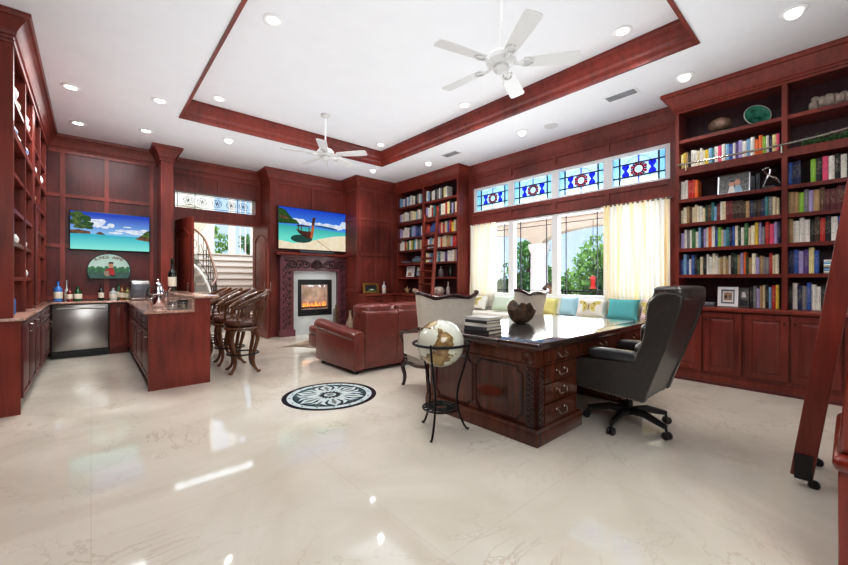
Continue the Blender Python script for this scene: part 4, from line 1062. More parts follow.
for k in range(5):
    x = 3.72+.11*k; tube(b, [(x-.09, 8.365, .6+.01*k % .03), (x+.1, 8.37, .62+.03*(k % 2))], .022, 7)
part('log', b, mat('charred_log', (46,34,28), .9, var=.5, scale=30), t2)
b = BM(); rr_ = random.Random(3)
for k in range(16):
    x = 3.68+.035*k+rr_.uniform(-.01, .01); h = rr_.uniform(.05, .16)
    lathe(b, [(.0,0),(.022,.03),(.018,h*.5),(.006,h*.85),(0,h)], (x, 8.36, .61), n=6, M=None)
part('flame', b, mat('flame', (255,140,50), .5, var=.3, scale=14, emit=1.3, rgb2=(255,214,150)), t2)
b = BM(); ubox(b, face_back(8.332), 3.61, 4.29, .56, 1.14, -.003, 0); part('glass_pane', b, GLASS, t2)

# ------------------------------------------------------------------ televisions
def emis(name, rgb, s=.9, rgb2=None, scale=8, stretch=(1,1,1)):
    return mat(name, (8,8,8), .3, var=0) if False else _em(name, rgb, s, rgb2, scale, stretch)
def _em(name, rgb, s, rgb2, scale, stretch):
    m, nt, bs = nodes(name); N, L = nt.nodes, nt.links
    tc = N.new('ShaderNodeTexCoord'); mp = N.new('ShaderNodeMapping'); mp.inputs['Scale'].default_value = stretch
    no = N.new('ShaderNodeTexNoise'); no.inputs['Scale'].default_value = scale; no.inputs['Detail'].default_value = 5
    rp = N.new('ShaderNodeValToRGB'); rp.color_ramp.elements[0].position = .4; rp.color_ramp.elements[1].position = .65
    rp.color_ramp.elements[0].color = lin(rgb); rp.color_ramp.elements[1].color = lin(rgb2 or rgb)
    L.new(tc.outputs['Object'], mp.inputs[0]); L.new(mp.outputs[0], no.inputs['Vector']); L.new(no.outputs['Fac'], rp.inputs[0])
    bs.inputs['Base Color'].default_value = (.01,.01,.01,1); bs.inputs['Roughness'].default_value = .3; bs.inputs['Specular IOR Level'].default_value = .15
    L.new(rp.outputs[0], bs.inputs['Emission Color']); bs.inputs['Emission Strength'].default_value = s
    return m
def sky_grad(name, z0, z1, c0, c1, s=.9):
    m, nt, bs = nodes(name); N, L = nt.nodes, nt.links
    tc = N.new('ShaderNodeTexCoord'); sp = N.new('ShaderNodeSeparateXYZ'); mr = N.new('ShaderNodeMapRange'); mr.inputs[1].default_value = z0; mr.inputs[2].default_value = z1
    no = N.new('ShaderNodeTexNoise'); no.inputs['Scale'].default_value = 9; no.inputs['Detail'].default_value = 5
    rp = N.new('ShaderNodeValToRGB'); rp.color_ramp.elements[0].color = lin(c0); rp.color_ramp.elements[1].color = lin(c1)
    L.new(tc.outputs['Object'], sp.inputs[0]); L.new(sp.outputs['Z'], mr.inputs[0]); L.new(mr.outputs[0], rp.inputs[0])
    bs.inputs['Base Color'].default_value = (.01,.01,.01,1); bs.inputs['Roughness'].default_value = .3; bs.inputs['Specular IOR Level'].default_value = .15
    L.new(rp.outputs[0], bs.inputs['Emission Color']); bs.inputs['Emission Strength'].default_value = s
    return m
def blob(cu, cv, ru, rv, seed, n=18):
    r_ = random.Random(seed); return [(cu+ru*(.8+.3*r_.random())*math.cos(2*PI*i/n), cv+rv*(.75+.4*r_.random())*math.sin(2*PI*i/n)) for i in range(n)]
def tv(label, x0, x1, z0, z1, y, draw, mats, tilt=0):
    t = thing('television', label, 'television', ((x0+x1)/2, y, z0)); W, H = x1-x0, z1-z0
    t.rotation_euler = (tilt, 0, 0)
    b = BM(); rbox(b, (-W/2, 0, 0), (W/2, .05, H), .006, 2); part('casing', b, BLACKP, t, world=False)
    b = BM(); f = lambda u, v, n=0: Vector((-W/2+.012+u*(W-.024), -.001-n, .014+v*(H-.026)))
    draw(b, f); part('screen', b, mats, t, world=False, smooth=False)
    return t
TM = [sky_grad('tv_sky', .26, .62, (150,200,240), (14,70,190)), sky_grad('tv_sea', .0, .28, (150,236,220), (30,176,196)), _em('tv_cloud', (236,240,250), .9, (190,205,235), 14, (1,1,1)),
      _em('tv_island', (40,84,30), .7, (110,140,60), 18, (1,1,1)), _em('tv_rock', (96,60,40), .7, (160,110,70), 16, (1,1,1)), _em('tv_palm', (20,66,20), .7, (60,120,40), 30, (1,1,1))]
def clip(poly): return [(min(1, max(0, u)), min(1, max(0, v))) for u, v in poly]
def lagoon(b, f):
    flatpoly(b, [(0,.0),(1,0),(1,.40),(0,.42)], f, 0, 1); flatpoly(b, [(0,.42),(1,.40),(1,1),(0,1)], f, 0, 0)
    for k, (c, v, ru, rv) in enumerate([(.30,.72,.11,.11),(.42,.62,.06,.04),(.36,.78,.07,.06),(.49,.68,.05,.06),(.78,.54,.12,.06),(.92,.58,.07,.05),(.62,.55,.08,.035),(.55,.48,.1,.03),(.84,.49,.12,.03),(.7,.66,.06,.02)]):
        flatpoly(b, clip(blob(c, v, ru, rv, k)), f, .0006+.00003*k, 2)
    flatpoly(b, clip([(0,.41),(.24,.42),(.23,.48),(.16,.5),(.1,.52),(0,.5)]), f, .0010, 4); flatpoly(b, [(.3,.42),(.42,.41),(.4,.44),(.36,.49),(.32,.46)], f, .0010, 4)
    flatpoly(b, [(.8,.34),(1,.28),(1,.58),(.95,.54),(.9,.46),(.84,.38)], f, .0010, 4); flatpoly(b, [(.88,.42),(1,.4),(1,.6),(.96,.58),(.92,.5)], f, .0013, 3)
    for k, (c, v, ru, rv) in enumerate([(.08,.9,.1,.1),(.18,.82,.08,.09),(.06,.72,.09,.1),(.2,.68,.08,.07),(.12,.6,.09,.06),(.22,.58,.05,.05)]):
        flatpoly(b, clip(blob(c, v, ru, rv, 30+k)), f, .0013+.00004*k, 5 if k % 2 else 3)
tv('wide television showing a turquoise lagoon, mounted above the bar', -.275, .83, 1.765, 2.435, 8.70, lagoon, TM)
TM2 = [sky_grad('tv_sky_boat', .4, .93, (90,170,240), (10,70,200)), sky_grad('tv_sea_boat', .25, .6, (120,226,206), (18,160,170)), TM[2], TM[3], TM[4], _em('tv_hill', (30,90,140), .8, (40,110,160), 8, (1,1,1)),
       _em('tv_sand', (238,220,190), .9, (246,234,210), 8, (1,1,1)), _em('tv_boat', (70,34,24), .7, (110,50,34), 10, (1,1,1)), _em('tv_shadow', (30,90,80), .7, None, 8, (1,1,1)), _em('tv_prow', (190,90,50), .8, (220,130,70), 10, (1,1,1)), TM[5]]
def boat(b, f):
    flatpoly(b, [(0,0),(1,0),(1,.5),(0,.58)], f, 0, 1); flatpoly(b, [(0,.58),(1,.5),(1,1),(0,1)], f, 0, 0)
    flatpoly(b, clip([(0,0),(1,0),(1,.42),(.8,.38),(.6,.3),(.4,.2),(.2,.14),(0,.2)]), f, .0004, 6)
    for k, (c, v, ru, rv) in enumerate([(.3,.68,.08,.07),(.4,.64,.07,.05),(.55,.66,.07,.04),(.7,.64,.1,.06),(.85,.62,.1,.07),(.95,.7,.06,.1),(.22,.72,.05,.04)]):
        flatpoly(b, clip(blob(c, v, ru, rv, 60+k)), f, .0006+.00003*k, 2)
    flatpoly(b, [(.48,.6),(.84,.54),(.84,.57),(.76,.6),(.64,.62),(.55,.63)], f, .0010, 5)
    flatpoly(b, [(0,.6),(.28,.62),(.24,.7),(.18,.74),(.13,.84),(.08,.94),(.0,.97)], f, .0010, 10); flatpoly(b, [(.02,.8),(.1,.78),(.16,.7),(.05,.72),(0,.76)], f, .0013, 4)
    flatpoly(b, disc(.31, .26, .15, .1, 18), f, .0012, 8)
    flatpoly(b, [(.23,.5),(.27,.4),(.36,.3),(.42,.26),(.46,.3),(.48,.44),(.45,.46),(.38,.45),(.3,.46)], f, .0016, 7)
    flatpoly(b, [(.43,.3),(.465,.28),(.485,.5),(.5,.78),(.47,.79),(.455,.6)], f, .002, 9); flatpoly(b, [(.455,.6),(.49,.62),(.505,.78),(.52,.81),(.47,.81),(.46,.74)], f, .0022, 7)
    flatpoly(b, [(.24,.56),(.42,.57),(.42,.60),(.25,.6)], f, .002, 7)
    for u in (.26, .3, .41): flatpoly(b, [(u,.45),(u+.012,.45),(u+.012,.58),(u,.58)], f, .002, 7)
    flatpoly(b, [(.52,.25),(.53,.25),(.75,.0),(.74,0)], f, .002, 7)
tv('large television showing a longtail boat on a beach, above the fireplace', 3.06, 4.77, 1.935, 2.885, 8.28, boat, TM2)
b = BM(); rbox(b, (-.42, -.045, 0), (.42, .045, .055), .015, 3); o = solo('soundbar', b, mat('soundbar_grey', (70,74,84), .4), 'slim grey soundbar on the mantel shelf below the boat television', 'soundbar', (3.95, 8.22, 1.861))

# ------------------------------------------------------------------ pub sign
t = thing('pub_sign', 'green arched pub sign hanging below the bar television', 'sign', (.245, 8.72, 1.27)); W, H = .3, .46
out = [(-.27,0),(.27,0),(.3,.06),(.305,.16)]+[(.305*math.cos(a), .16+.29*math.sin(a)) for a in [PI*k/16 for k in range(1, 16)]]+[(-.305,.16),(-.3,.06)]
fs = lambda u, v, n=0: Vector((u, -n, v))
b = BM(); prism(b, out, fs, -.03, 0); part('board', b, BLACKP, t, world=False)
b = BM(); inn = [(u*.94, .012+v*.945) for u, v in out]; flatpoly(b, inn, fs, .002, 0)
flatpoly(b, [(u*.94, .012+v*.945) for u, v in [(-.27,0),(.27,0),(.3,.06),(.3,.14),(.2,.16),(.1,.15),(0,.16),(-.12,.15),(-.22,.16),(-.3,.14),(-.3,.06)]], fs, .003, 1)
for k in range(15): 
    u = -.26+.037*k; flatpoly(b, disc(u, .17+.02*math.sin(k*2.3), .03, .04, 10), fs, .004+.00008*k, 2)
SGN = [mat('sign_sky', (176,204,196), .5, var=.06), mat('sign_field', (64,100,92), .5, var=.2, scale=12), mat('sign_trees', (62,120,84), .5, var=.3, scale=20)]
part('painted_scene', b, SGN, t, world=False, smooth=False)
b = BM()   # small seated figure in a red coat beside a barrel
flatpoly(b, disc(.02, .245, .035, .04, 12), fs, .007, 0); flatpoly(b, [(-.01,.2),(.05,.2),(.075,.12),(.065,.06),(-.005,.08)], fs, .0065, 1); flatpoly(b, [(-.02,.27),(.06,.27),(.05,.3),(.0,.3)], fs, .008, 2)
flatpoly(b, disc(-.03, .1, .045, .055, 14), fs, .0062, 3); flatpoly(b, [(-.06,.13),(.01,.15),(.01,.17),(-.05,.17)], fs, .0075, 1); flatpoly(b, [(.0,.08),(.07,.08),(.08,.04),(.03,.045)], fs, .0063, 2)
part('painted_figure', b, [mat('sign_skin', (196,150,120), .6), mat('sign_red', (168,44,44), .6), mat('sign_dark', (50,30,28), .6), mat('sign_barrel', (150,140,120), .6, var=.3)], t, world=False, smooth=False)
def letters(txt, size):
    cu = bpy.data.curves.new('lettering', 'FONT'); cu.body = txt; cu.size = size; cu.align_x = 'CENTER'; cu.extrude = .001
    o = bpy.data.objects.new('lettering', cu); link(o); bpy.context.view_layer.update()
    dg = bpy.context.evaluated_depsgraph_get(); me = bpy.data.meshes.new_from_object(o.evaluated_get(dg)); bpy.data.objects.remove(o); return me
b = BM(); txt = "KINGS ARMS"
for i, ch in enumerate(txt):
    if ch == ' ': continue
    me = letters(ch, .075); tb = BM(); tb.from_mesh(me); a = math.radians(124-68*i/(len(txt)-1))
    c = Vector((.29*math.cos(a), 0, .135+.225*math.sin(a)))
    M = Matrix.Translation((c.x, -.006, c.z)) @ Matrix.Rotation(-(a-PI/2), 4, 'Y') @ Matrix.Rotation(PI/2, 4, 'X')
    merge(b, tb, M); bpy.data.meshes.remove(me)
part('lettering', b, mat('sign_letters', (120,44,40), .5), t, world=False, smooth=False)
b = BM()
for s in (-1, 1): tube(b, [(s*.03, -.012, .445), (s*.03, -.012, .475), (0, -.012, .487)], .005, 5)
part('hanger', b, IRON, t, world=False)

# ------------------------------------------------------------------ floor medallion and hide
t = thing('floor_medallion', 'round teal and white marble floor medallion with scrolling leaves', 'floor inlay', (1.95, 3.75, .001)); R0 = .497
fl = lambda u, v, n=0: Vector((u, v, n)); b = BM()
MM = [mat('inlay_navy_marble', (24,34,44), .08, var=.3, scale=14), mat('inlay_white_marble', (200,212,212), .08, var=.08, scale=9), mat('inlay_teal_marble', (34,74,80), .08, var=.4, scale=8), mat('inlay_grey_marble', (128,136,132), .08, var=.2, scale=12)]
flatpoly(b, disc(0, 0, R0, n=64), fl, 0, 0); flatpoly(b, disc(0, 0, R0*.90, n=64), fl, .0003, 1); flatpoly(b, disc(0, 0, R0*.78, n=64), fl, .0006, 2)
part('ring_inlay', b, MM, t, world=False, smooth=False)
b = BM()
def leafp(a, r0, r1, w, bend, n, mi):
    pts = []
    for s in (1, -1):
        seq = range(9) if s == 1 else range(8, -1, -1)
        for k in seq:
            f = k/8; r = r0+(r1-r0)*f; an = a+bend*f*f; ww = w*math.sin(PI*min(1, f*1.02))**.8*(1+.25*math.cos(f*9))
            pts.append((r*math.cos(an)-s*ww*math.sin(an), r*math.sin(an)+s*ww*math.cos(an)))
    flatpoly(b, pts, fl, n, mi)
for k in range(6):
    a = k*PI/3+.2
    leafp(a, .1, .38, .062, .0, .0010, 1); leafp(a, .14, .34, .022, .0, .0012, 3)
    leafp(a+.35, .10, .36, .036, .5, .00105, 1); leafp(a-.35, .10, .36, .036, -.5, .00108, 1)
    leafp(a+.52, .22, .40, .02, 0, .0011, 3); leafp(a+.52, .25, .41, .010, 0, .0013, 2)
flatpoly(b, disc(0, 0, .09, n=24), fl, .0014, 0); flatpoly(b, disc(0, 0, .065, n=24), fl, .0016, 1); flatpoly(b, disc(0, 0, .04, n=16), fl, .0018, 3)
for k in range(16):
    a = 2*PI*k/16; flatpoly(b, disc(R0*.84*math.cos(a), R0*.84*math.sin(a), .012, n=8), fl, .0008, 0)
part('leaf_inlay', b, MM, t, world=False, smooth=False)
b = BM(); pts = [(-.5,.1),(-.85,.0),(-.5,-.15),(-.3,-.5),(.1,-.4),(.6,-.75),(.7,-.3),(1.1,.1),(.6,.4),(.2,.5),(-.2,.3)]
sp_ = [(p.x, p.y) for p in spline([(u, v, 0) for u, v in pts+[pts[0]]], 5)[:-1]]
prism(b, sp_, fl, 0, .008)
solo('animal_hide_rug', b, mat('cowhide', (86,70,58), .9, var=.4, scale=3, rgb2=(176,160,140)), 'brown and grey animal hide rug before the fireplace, behind the sofa', 'rug', (3.4, 7.0, .001))
# ------------------------------------------------------------------ ceiling fixtures
LAMP = mat('lamp_lens', (255,250,240), .4, var=.01, emit=6)
def downlight(label, x, y, z, group, gimbal=False):
    t = thing('ceiling_downlight', label, 'ceiling light', (x, y, z), group=group)
    b = BM(); lathe(b, [(.062,-.001),(.098,-.001),(.1,-.006),(.09,-.012),(.07,-.012),(.062,-.006)], n=24); part('trim_ring', b, WHITE, t, world=False)
    b = BM()
    if gimbal: lathe(b, [(0,-.002),(.06,-.002),(.06,-.035),(.05,-.045),(0,-.046)], n=18, M=Matrix.Rotation(.35, 4, 'Y'))
    else: lathe(b, [(0,-.004),(.06,-.004),(.058,-.008),(0,-.009)], n=18)
    part('lens', b, LAMP if not gimbal else GIMB, t, world=False)
GIMB = mat('gimbal_lens', (250,248,244), .4, var=.01, emit=1.2)
for l, x, y in [('nearest of two left downlights in the raised tray ceiling', 1.42, 3.97), ('left downlight in the raised tray, in the corner toward the bar', 1.43, 6.22), ('right downlight in the raised tray, above and beyond the nearer fan', 4.32, 1.64), ('right downlight in the raised tray, halfway along the window side', 4.32, 3.95), ('right downlight in the raised tray, far corner by the corner bookcase', 4.33, 6.2)]:
    downlight(l, x, y, ZT, 'downlights in the raised tray')
for l, x, y in [('bright ceiling downlight over the left bar counter, nearer one', -.19, 6.5), ('bright ceiling downlight over the left bar counter, by the back wall', -.15, 7.92), ('ceiling downlight over the bar peninsula, nearer one', .70, 6.2), ('ceiling downlight over the bar peninsula, toward the back wall', .67, 7.6)]:
    downlight(l, x, y, ZC, 'downlights over the bar')
for l, x, y in [('swivel ceiling spotlight in front of the open double doors', 1.79, 7.15), ('swivel ceiling spotlight beside the fireplace, by the panelled bay', 4.67, 6.99), ('swivel ceiling spotlight before the corner bookcase', 5.25, 5.8), ('swivel ceiling spotlight beside the round ceiling speaker', 5.3, 3.57), ('swivel ceiling spotlight at the crown corner of the large bookcase', 5.3, 1.31), ('swivel ceiling spotlight nearest the top right corner', 4.76, .34)]:
    downlight(l, x, y, ZC, 'swivel ceiling spotlights', True)
b = BM(); lathe(b, [(0,-.006),(.09,-.006),(.1,-.008),(.105,-.004),(.105,-.0005),(0,-.0005)], n=28)
solo('ceiling_speaker', b, mat('speaker_grille', (206,206,206), .7, var=.1, scale=300), 'round white speaker grille in the ceiling between window wall and tray', 'speaker', (5.44, 3.13, ZC))
def vent(label, x, y):
    t = thing('air_vent', label, 'air vent', (x, y, ZC), group='ceiling air vents'); b = BM()
    for q in ((-.1,-.2,.1,-.18),(-.1,.18,.1,.2),(-.1,-.18,-.08,.18),(.08,-.18,.1,.18)): box(b, (q[0],q[1],-.01), (q[2],q[3],-.0005))
    part('frame', b, WHITE, t, world=False)
    b = BM(); box(b, (-.08,-.18,-.004), (.08,.18,-.001)); part('backing', b, mat('vent_shadow', (96,98,102), .8), t, world=False)
    b = BM()
    for k in range(7): x_ = -.068+.0225*k; loft(b, [[Vector((x_-.006,s,-.009)), Vector((x_+.003,s,-.009)), Vector((x_+.006,s,-.0045)), Vector((x_-.003,s,-.0045))] for s in (-.18,.18)])
    part('louvre', b, mat('vent_louvre', (190,192,196), .5), t, world=False)
vent('rectangular white ceiling vent nearest the large bookcase', 5.22, 2.0); vent('rectangular white ceiling vent near the corner bookcase', 5.2, 5.1)
def fan(label, x, y, zh):
    t = thing('ceiling_fan', label, 'ceiling fan', (x, y, ZT), group='white ceiling fans'); h = zh-ZT
    b = BM(); lathe(b, [(0,-.001),(.075,-.001),(.07,-.03),(.04,-.055),(.02,-.06),(0,-.06)], n=24); part('canopy', b, FANW, t, world=False)
    b = BM(); tube(b, [(0,0,-.05), (0,0,h+.12)], .014, 10); part('rod', b, FANW, t, world=False)
    b = BM(); lathe(b, [(0,h+.13),(.03,h+.13),(.05,h+.1),(.11,h+.075),(.14,h+.04),(.14,h+.0),(.11,h-.025),(.06,h-.035),(0,h-.035)], n=28); part('motor_housing', b, FANW, t, world=False)
    b = BM(); lathe(b, [(0,h-.034),(.065,h-.034),(.075,h-.06),(.06,h-.085),(.035,h-.1),(0,h-.102)], n=24)
    for k in range(10): a = 2*PI*k/10; puff(b, (.062*math.cos(a), .062*math.sin(a), h-.06), (.012,.012,.018), 1, nu=8, nv=5)
    part('switch_housing', b, FANW, t, world=False)
    b = BM(); tube(b, [(.03,0,h-.1), (.03,0,h-.2)], .003, 5); part('pull_chain', b, PEWTER, t, world=False)
    for k in range(5):
        a = math.radians(-50+72*k); M = Matrix.Rotation(a, 4, 'Z') @ Matrix.Translation((0,0,h-.01)) @ Matrix.Rotation(-.2, 4, 'X')
        b = BM(); pl = [(.2,-.055),(.3,-.065),(.5,-.075),(.66,-.078),(.685,-.07),(.695,-.04),(.695,.04),(.685,.07),(.66,.078),(.5,.075),(.3,.065),(.2,.055)]
        prism(b, pl, lambda u, v, n: M @ Vector((u, v, n)), -.004, .004); bl_ = part('blade', b, FANW, t, world=False)
        b = BM(); tube(b, [M @ Vector(p) for p in [(.1,0,-.0),(.15,0,-.012),(.2,0,-.01)]], [.014,.02,.016], 8)
        for s in (-1, 1): tube(b, spline([M @ Vector(p) for p in [(.16,0,-.01),(.2,s*.035,-.01),(.25,s*.04,-.01),(.29,s*.01,-.01)]], 4), .009, 6)
        part('blade_bracket', b, FANW, bl_, world=False)
fan('white five-blade ceiling fan nearest the camera, hanging on a long rod', 2.87, 2.16, 3.28); fan('white five-blade ceiling fan farther off, toward the fireplace', 2.87, 5.68, 3.30)

# ------------------------------------------------------------------ bottles and bar ware
def bmat(n, rgb, r=.1): return mat(n, rgb, r, var=.15, scale=10, coat=.5)
LABEL = mat('bottle_label', (222,216,200), .6, var=.15, scale=60)
def bottle(label, x, y, z, h, r, m, neck=.28, lab=True, capm=None, sq=False, name='bottle', group='bottles on the bar'):
    t = thing(name, label, 'bottle', (x, y, z), group=group)
    hb = h*(1-neck)
    b = BM(); lathe(b, [(0,0),(r*.95,0),(r,.01),(r,hb*.8),(r*.9,hb*.9),(r*.45,hb*1.02),(r*.32,hb*1.08),(r*.3,h*.94),(r*.36,h*.95),(r*.36,h*.965),(0,h*.965)], n=4 if sq else 18); part('glass_body', b, m, t, world=False)
    b = BM(); lathe(b, [(0,h*.966),(r*.38,h*.966),(r*.38,h),(0,h)], n=12); part('stopper', b, capm or BLACKP, t, world=False)
    if lab: b = BM(); lathe(b, [(r*1.012,hb*.22),(r*1.02,hb*.23),(r*1.02,hb*.66),(r*1.012,hb*.67)], n=4 if sq else 18); part('paper_label', b, LABEL, t, world=False)
    return t
GBL, GGR, GAM, GDK, GCL, GRD, GYE = bmat('glass_blue', (60,120,190)), bmat('glass_green', (20,84,48)), bmat('glass_amber', (130,84,34)), bmat('glass_dark', (18,26,22)), bmat('glass_clear', (196,202,200)), bmat('glass_red', (130,40,44)), bmat('glass_olive', (140,140,70))
BY = 8.48; BZ = .9012
bottle('large pale blue gin bottle with label at the left end of the back bar', -.40, BY, BZ, .33, .055, GBL, capm=mat('cap_blue', (40,70,150), .4))
bottle('tall slim clear bottle beside the large blue bottle', -.30, BY+.05, BZ, .36, .028, GCL, .45)
bottle('short reddish bottle behind the green bottle on the back bar', -.264, BY-.04, BZ, .24, .036, GRD)
bottle('squat dark green bottle with white label above the steel cooler', -.165, BY, BZ, .25, .055, GGR)
bottle('dark wine bottle with white label standing alone below the pub sign', .13, BY, BZ, .28, .04, GDK)
bottle('round pale bottle first right of the pub sign', .29, BY, BZ, .22, .055, GCL)
bottle('tall green-necked bottle behind the round pale bottle', .365, BY+.06, BZ, .30, .032, GGR)
bottle('amber whisky bottle left of the ice maker', .41, BY, BZ, .26, .04, GAM)
bottle('olive-yellow bottle closest to the ice maker', .485, BY+.02, BZ, .23, .038, GYE)
bottle('blue slender bottle at the near end of the left counter', -.61, 5.72, BZ, .27, .028, GBL, .4, False)
bottle('clear bottle standing in the second bay of the left bar shelving', -.61, 6.26, BZ, .28, .03, GCL, .4)
bottle('dark bottle in the second bay of the left bar shelving, behind the clear one', -.68, 6.45, BZ, .26, .035, GDK, .35)
bottle('small pale bottle near the far end of the left counter', -.61, 7.9, BZ, .24, .032, GCL, .35)
bottle('giant dark wine bottle with pale label by the partition post', 1.05, 7.75, 1.062, .56, .062, GDK, .36)
t = thing('ice_maker', 'grey countertop ice maker in the corner of the bar', 'ice maker', (.64, 8.3, BZ)); b = BM()
rbox(b, (-.14,-.16,0), (.14,.16,.34), .03, 4); part('body', b, STEEL, t, world=False)
b = BM(); rbox(b, (-.13,-.168,.04), (.13,-.15,.28), .01, 2); part('front_panel', b, mat('ice_maker_front', (96,98,104), .3, metal=.5), t, world=False)
b = BM(); rbox(b, (-.1,-.1,.34), (.1,.12,.355), .008, 2); part('lid', b, BLACKP, t, world=False)
t = thing('coffee_pot', 'tall polished silver coffee pot on the low peninsula counter', 'coffee pot', (.67, 6.1, BZ)); b = BM()
lathe(b, [(0,0),(.066,0),(.068,.015),(.06,.03),(.07,.06),(.074,.13),(.064,.2),(.05,.26),(.052,.275),(0,.28)], n=24); part('body', b, CHROME, t, world=False)
b = BM(); lathe(b, [(0,.28),(.045,.28),(.035,.305),(.012,.32),(.008,.34),(.014,.352),(0,.362)], n=20); part('lid', b, CHROME, t, world=False)
b = BM(); tube(b, spline([(.05,0,.09),(.1,0,.12),(.11,0,.2),(.14,0,.245)], 5), [.02-.011*i/15 for i in range(16)], 8); part('spout', b, CHROME, t, world=False)
b = BM(); tube(b, spline([(-.045,0,.24),(-.1,0,.25),(-.115,0,.17),(-.055,0,.09)], 5), .008, 6); part('handle', b, BLACKP, t, world=False)
t = thing('teapot', 'round polished silver teapot behind the coffee pot', 'teapot', (.70, 6.45, BZ)); b = BM()
lathe(b, [(0,0),(.05,0),(.05,.01),(.075,.05),(.085,.09),(.07,.135),(.04,.155),(0,.157)], n=24); part('body', b, CHROME, t, world=False)
b = BM(); lathe(b, [(0,.156),(.04,.156),(.03,.175),(.008,.185),(.012,.2),(0,.205)], n=18); part('lid', b, CHROME, t, world=False)
b = BM(); tube(b, spline([(.07,0,.06),(.12,0,.09),(.14,0,.15)], 5), [.018-.009*i/10 for i in range(11)], 8); part('spout', b, CHROME, t, world=False)
b = BM(); tube(b, spline([(-.05,0,.14),(-.12,0,.15),(-.125,0,.08),(-.075,0,.05)], 5), .007, 6); part('handle', b, CHROME, t, world=False)
t = thing('ice_bucket', 'polished silver ice bucket with side handles on the peninsula', 'ice bucket', (.64, 5.78, BZ)); b = BM()
lathe(b, [(0,0),(.055,0),(.06,.012),(.066,.16),(.074,.17),(.068,.172),(.06,.16),(.055,.02),(0,.02)], n=24); part('body', b, CHROME, t, world=False)
for s in (-1, 1): b = BM(); tube(b, spline([(s*.064,-.025,.12),(s*.09,-.01,.11),(s*.09,.01,.11),(s*.064,.025,.12)], 4), .005, 6); part('handle', b, CHROME, t, world=False)
t = thing('glass_jar', 'clear glass jar with dark lid on the near corner of the peninsula', 'jar', (.835, 5.36, BZ)); b = BM()
lathe(b, [(0,0),(.05,0),(.055,.01),(.055,.085),(.05,.09),(.048,.085),(.05,.012),(0,.01)], n=24); part('body', b, GLASSB, t, world=False)
b = BM(); lathe(b, [(0,.091),(.056,.091),(.056,.108),(0,.11)], n=24); part('lid', b, BLACKP, t, world=False)
b = BM(); lathe(b, [(0,.0125),(.046,.0125),(.046,.05),(0,.05)], n=20); part('candle', b, mat('candle_wax', (206,170,120), .5), t, world=False)
b = BM(); lathe(b, [(0,0),(.05,0),(.055,.01),(.055,.1),(.05,.105),(.0,.1)], n=20); solo('glass_tumbler', b, GLASSB, 'small clear tumbler left of the dark-lidded jar', 'glass', (.73, 5.34, BZ))
# ceramics on the bar shelving
CER = [mat('ceramic_white', (224,224,220), .25, var=.05), mat('ceramic_blue', (64,92,160), .25, var=.3, scale=20, rgb2=(210,216,226)), mat('ceramic_tan', (178,152,120), .3, var=.2)]
words = ['white', 'blue and white', 'tan']
def jar(label, x, y, z, h, r, m, grp):
    t = thing('ceramic_jar', label, 'jar', (x, y, z+.001), group=grp)
    b = BM(); lathe(b, [(0,0),(r*.7,0),(r*.95,h*.25),(r,h*.5),(r*.75,h*.72),(r*.6,h*.78),(0,h*.78)], n=18); part('body', b, m, t, world=False)
    b = BM(); lathe(b, [(0,h*.781),(r*.66,h*.781),(r*.5,h*.9),(r*.12,h*.93),(r*.14,h),(0,h)], n=14); part('lid', b, m, t, world=False)
bays = ['nearest', 'second', 'third', 'farthest']
for (bay, y, zi, ci, h) in [(0,5.4,3.0,0,.2),(0,5.75,3.0,2,.15),(1,6.25,3.0,0,.2),(1,6.5,3.0,0,.16),(0,5.5,2.66,1,.16),(0,5.8,2.66,0,.14),(1,6.3,2.66,1,.18),(2,7.25,2.66,0,.17),(3,7.95,2.66,0,.2),(2,7.2,2.29,2,.15),(0,5.7,1.62,0,.13),(1,6.35,1.62,0,.13),(1,6.4,1.28,0,.14)]:
    lev = {3.0:'top', 2.66:'second highest', 2.29:'third highest', 1.62:'fifth highest', 1.28:'lowest'}[zi]
    side = ' toward the room' if y in (5.4, 6.25, 5.5) else ' farther in' if y in (5.75, 6.5, 5.8) else ''
    jar('%s lidded jar, %s shelf, %s left bar bay%s' % (words[ci], lev, bays[bay], side), -.60, y, zi, h*.85, h*.34, CER[ci], 'jars on the left bar shelving')

# ------------------------------------------------------------------ things on the desk
zz = .783
for k, (w_, d_, h_, c, lb) in enumerate([(.21,.27,.032,(34,34,38),'black binder lying at the bottom of the stack on the desk'), (.21,.26,.028,(60,60,66),'dark grey folder lying second in the stack on the desk'), (.2,.26,.028,(210,208,204),'pale book in the middle of the stack on the desk'), (.2,.25,.025,(40,42,46),'charcoal book lying fourth in the stack on the desk'), (.19,.24,.025,(196,194,192),'light grey book on top of the stack on the desk')]):
    t = thing('stacked_book', lb, 'book', (2.62, 2.17, zz), rotz=[.06,-.03,.1,-.02,.05][k], group='books stacked on the desk')
    b = BM(); prism(b, [(-w_/2,0),(w_/2,0),(w_/2,.004),(-w_/2+.004,.004),(-w_/2+.004,h_-.004),(w_/2,h_-.004),(w_/2,h_),(-w_/2,h_)], lambda u, v, n: Vector((u, n, v)), -d_/2, d_/2); part('cover', b, mat('binder_%d' % k, c, .4), t, world=False)
    b = BM(); box(b, (-w_/2+.006, -d_/2+.006, .0045), (w_/2-.006, d_/2-.006, h_-.0045)); part('pages', b, PAGE, t, world=False)
    zz += h_+.001
b = BM(); rr = []; r_ = random.Random(5); n = 28
pr = [(.045,0),(.08,.012),(.12,.06),(.14,.13),(.145,.175),(.13,.17),(.105,.12),(.07,.07),(.03,.05)]
ph = [r_.uniform(0, 6) for _ in range(4)]
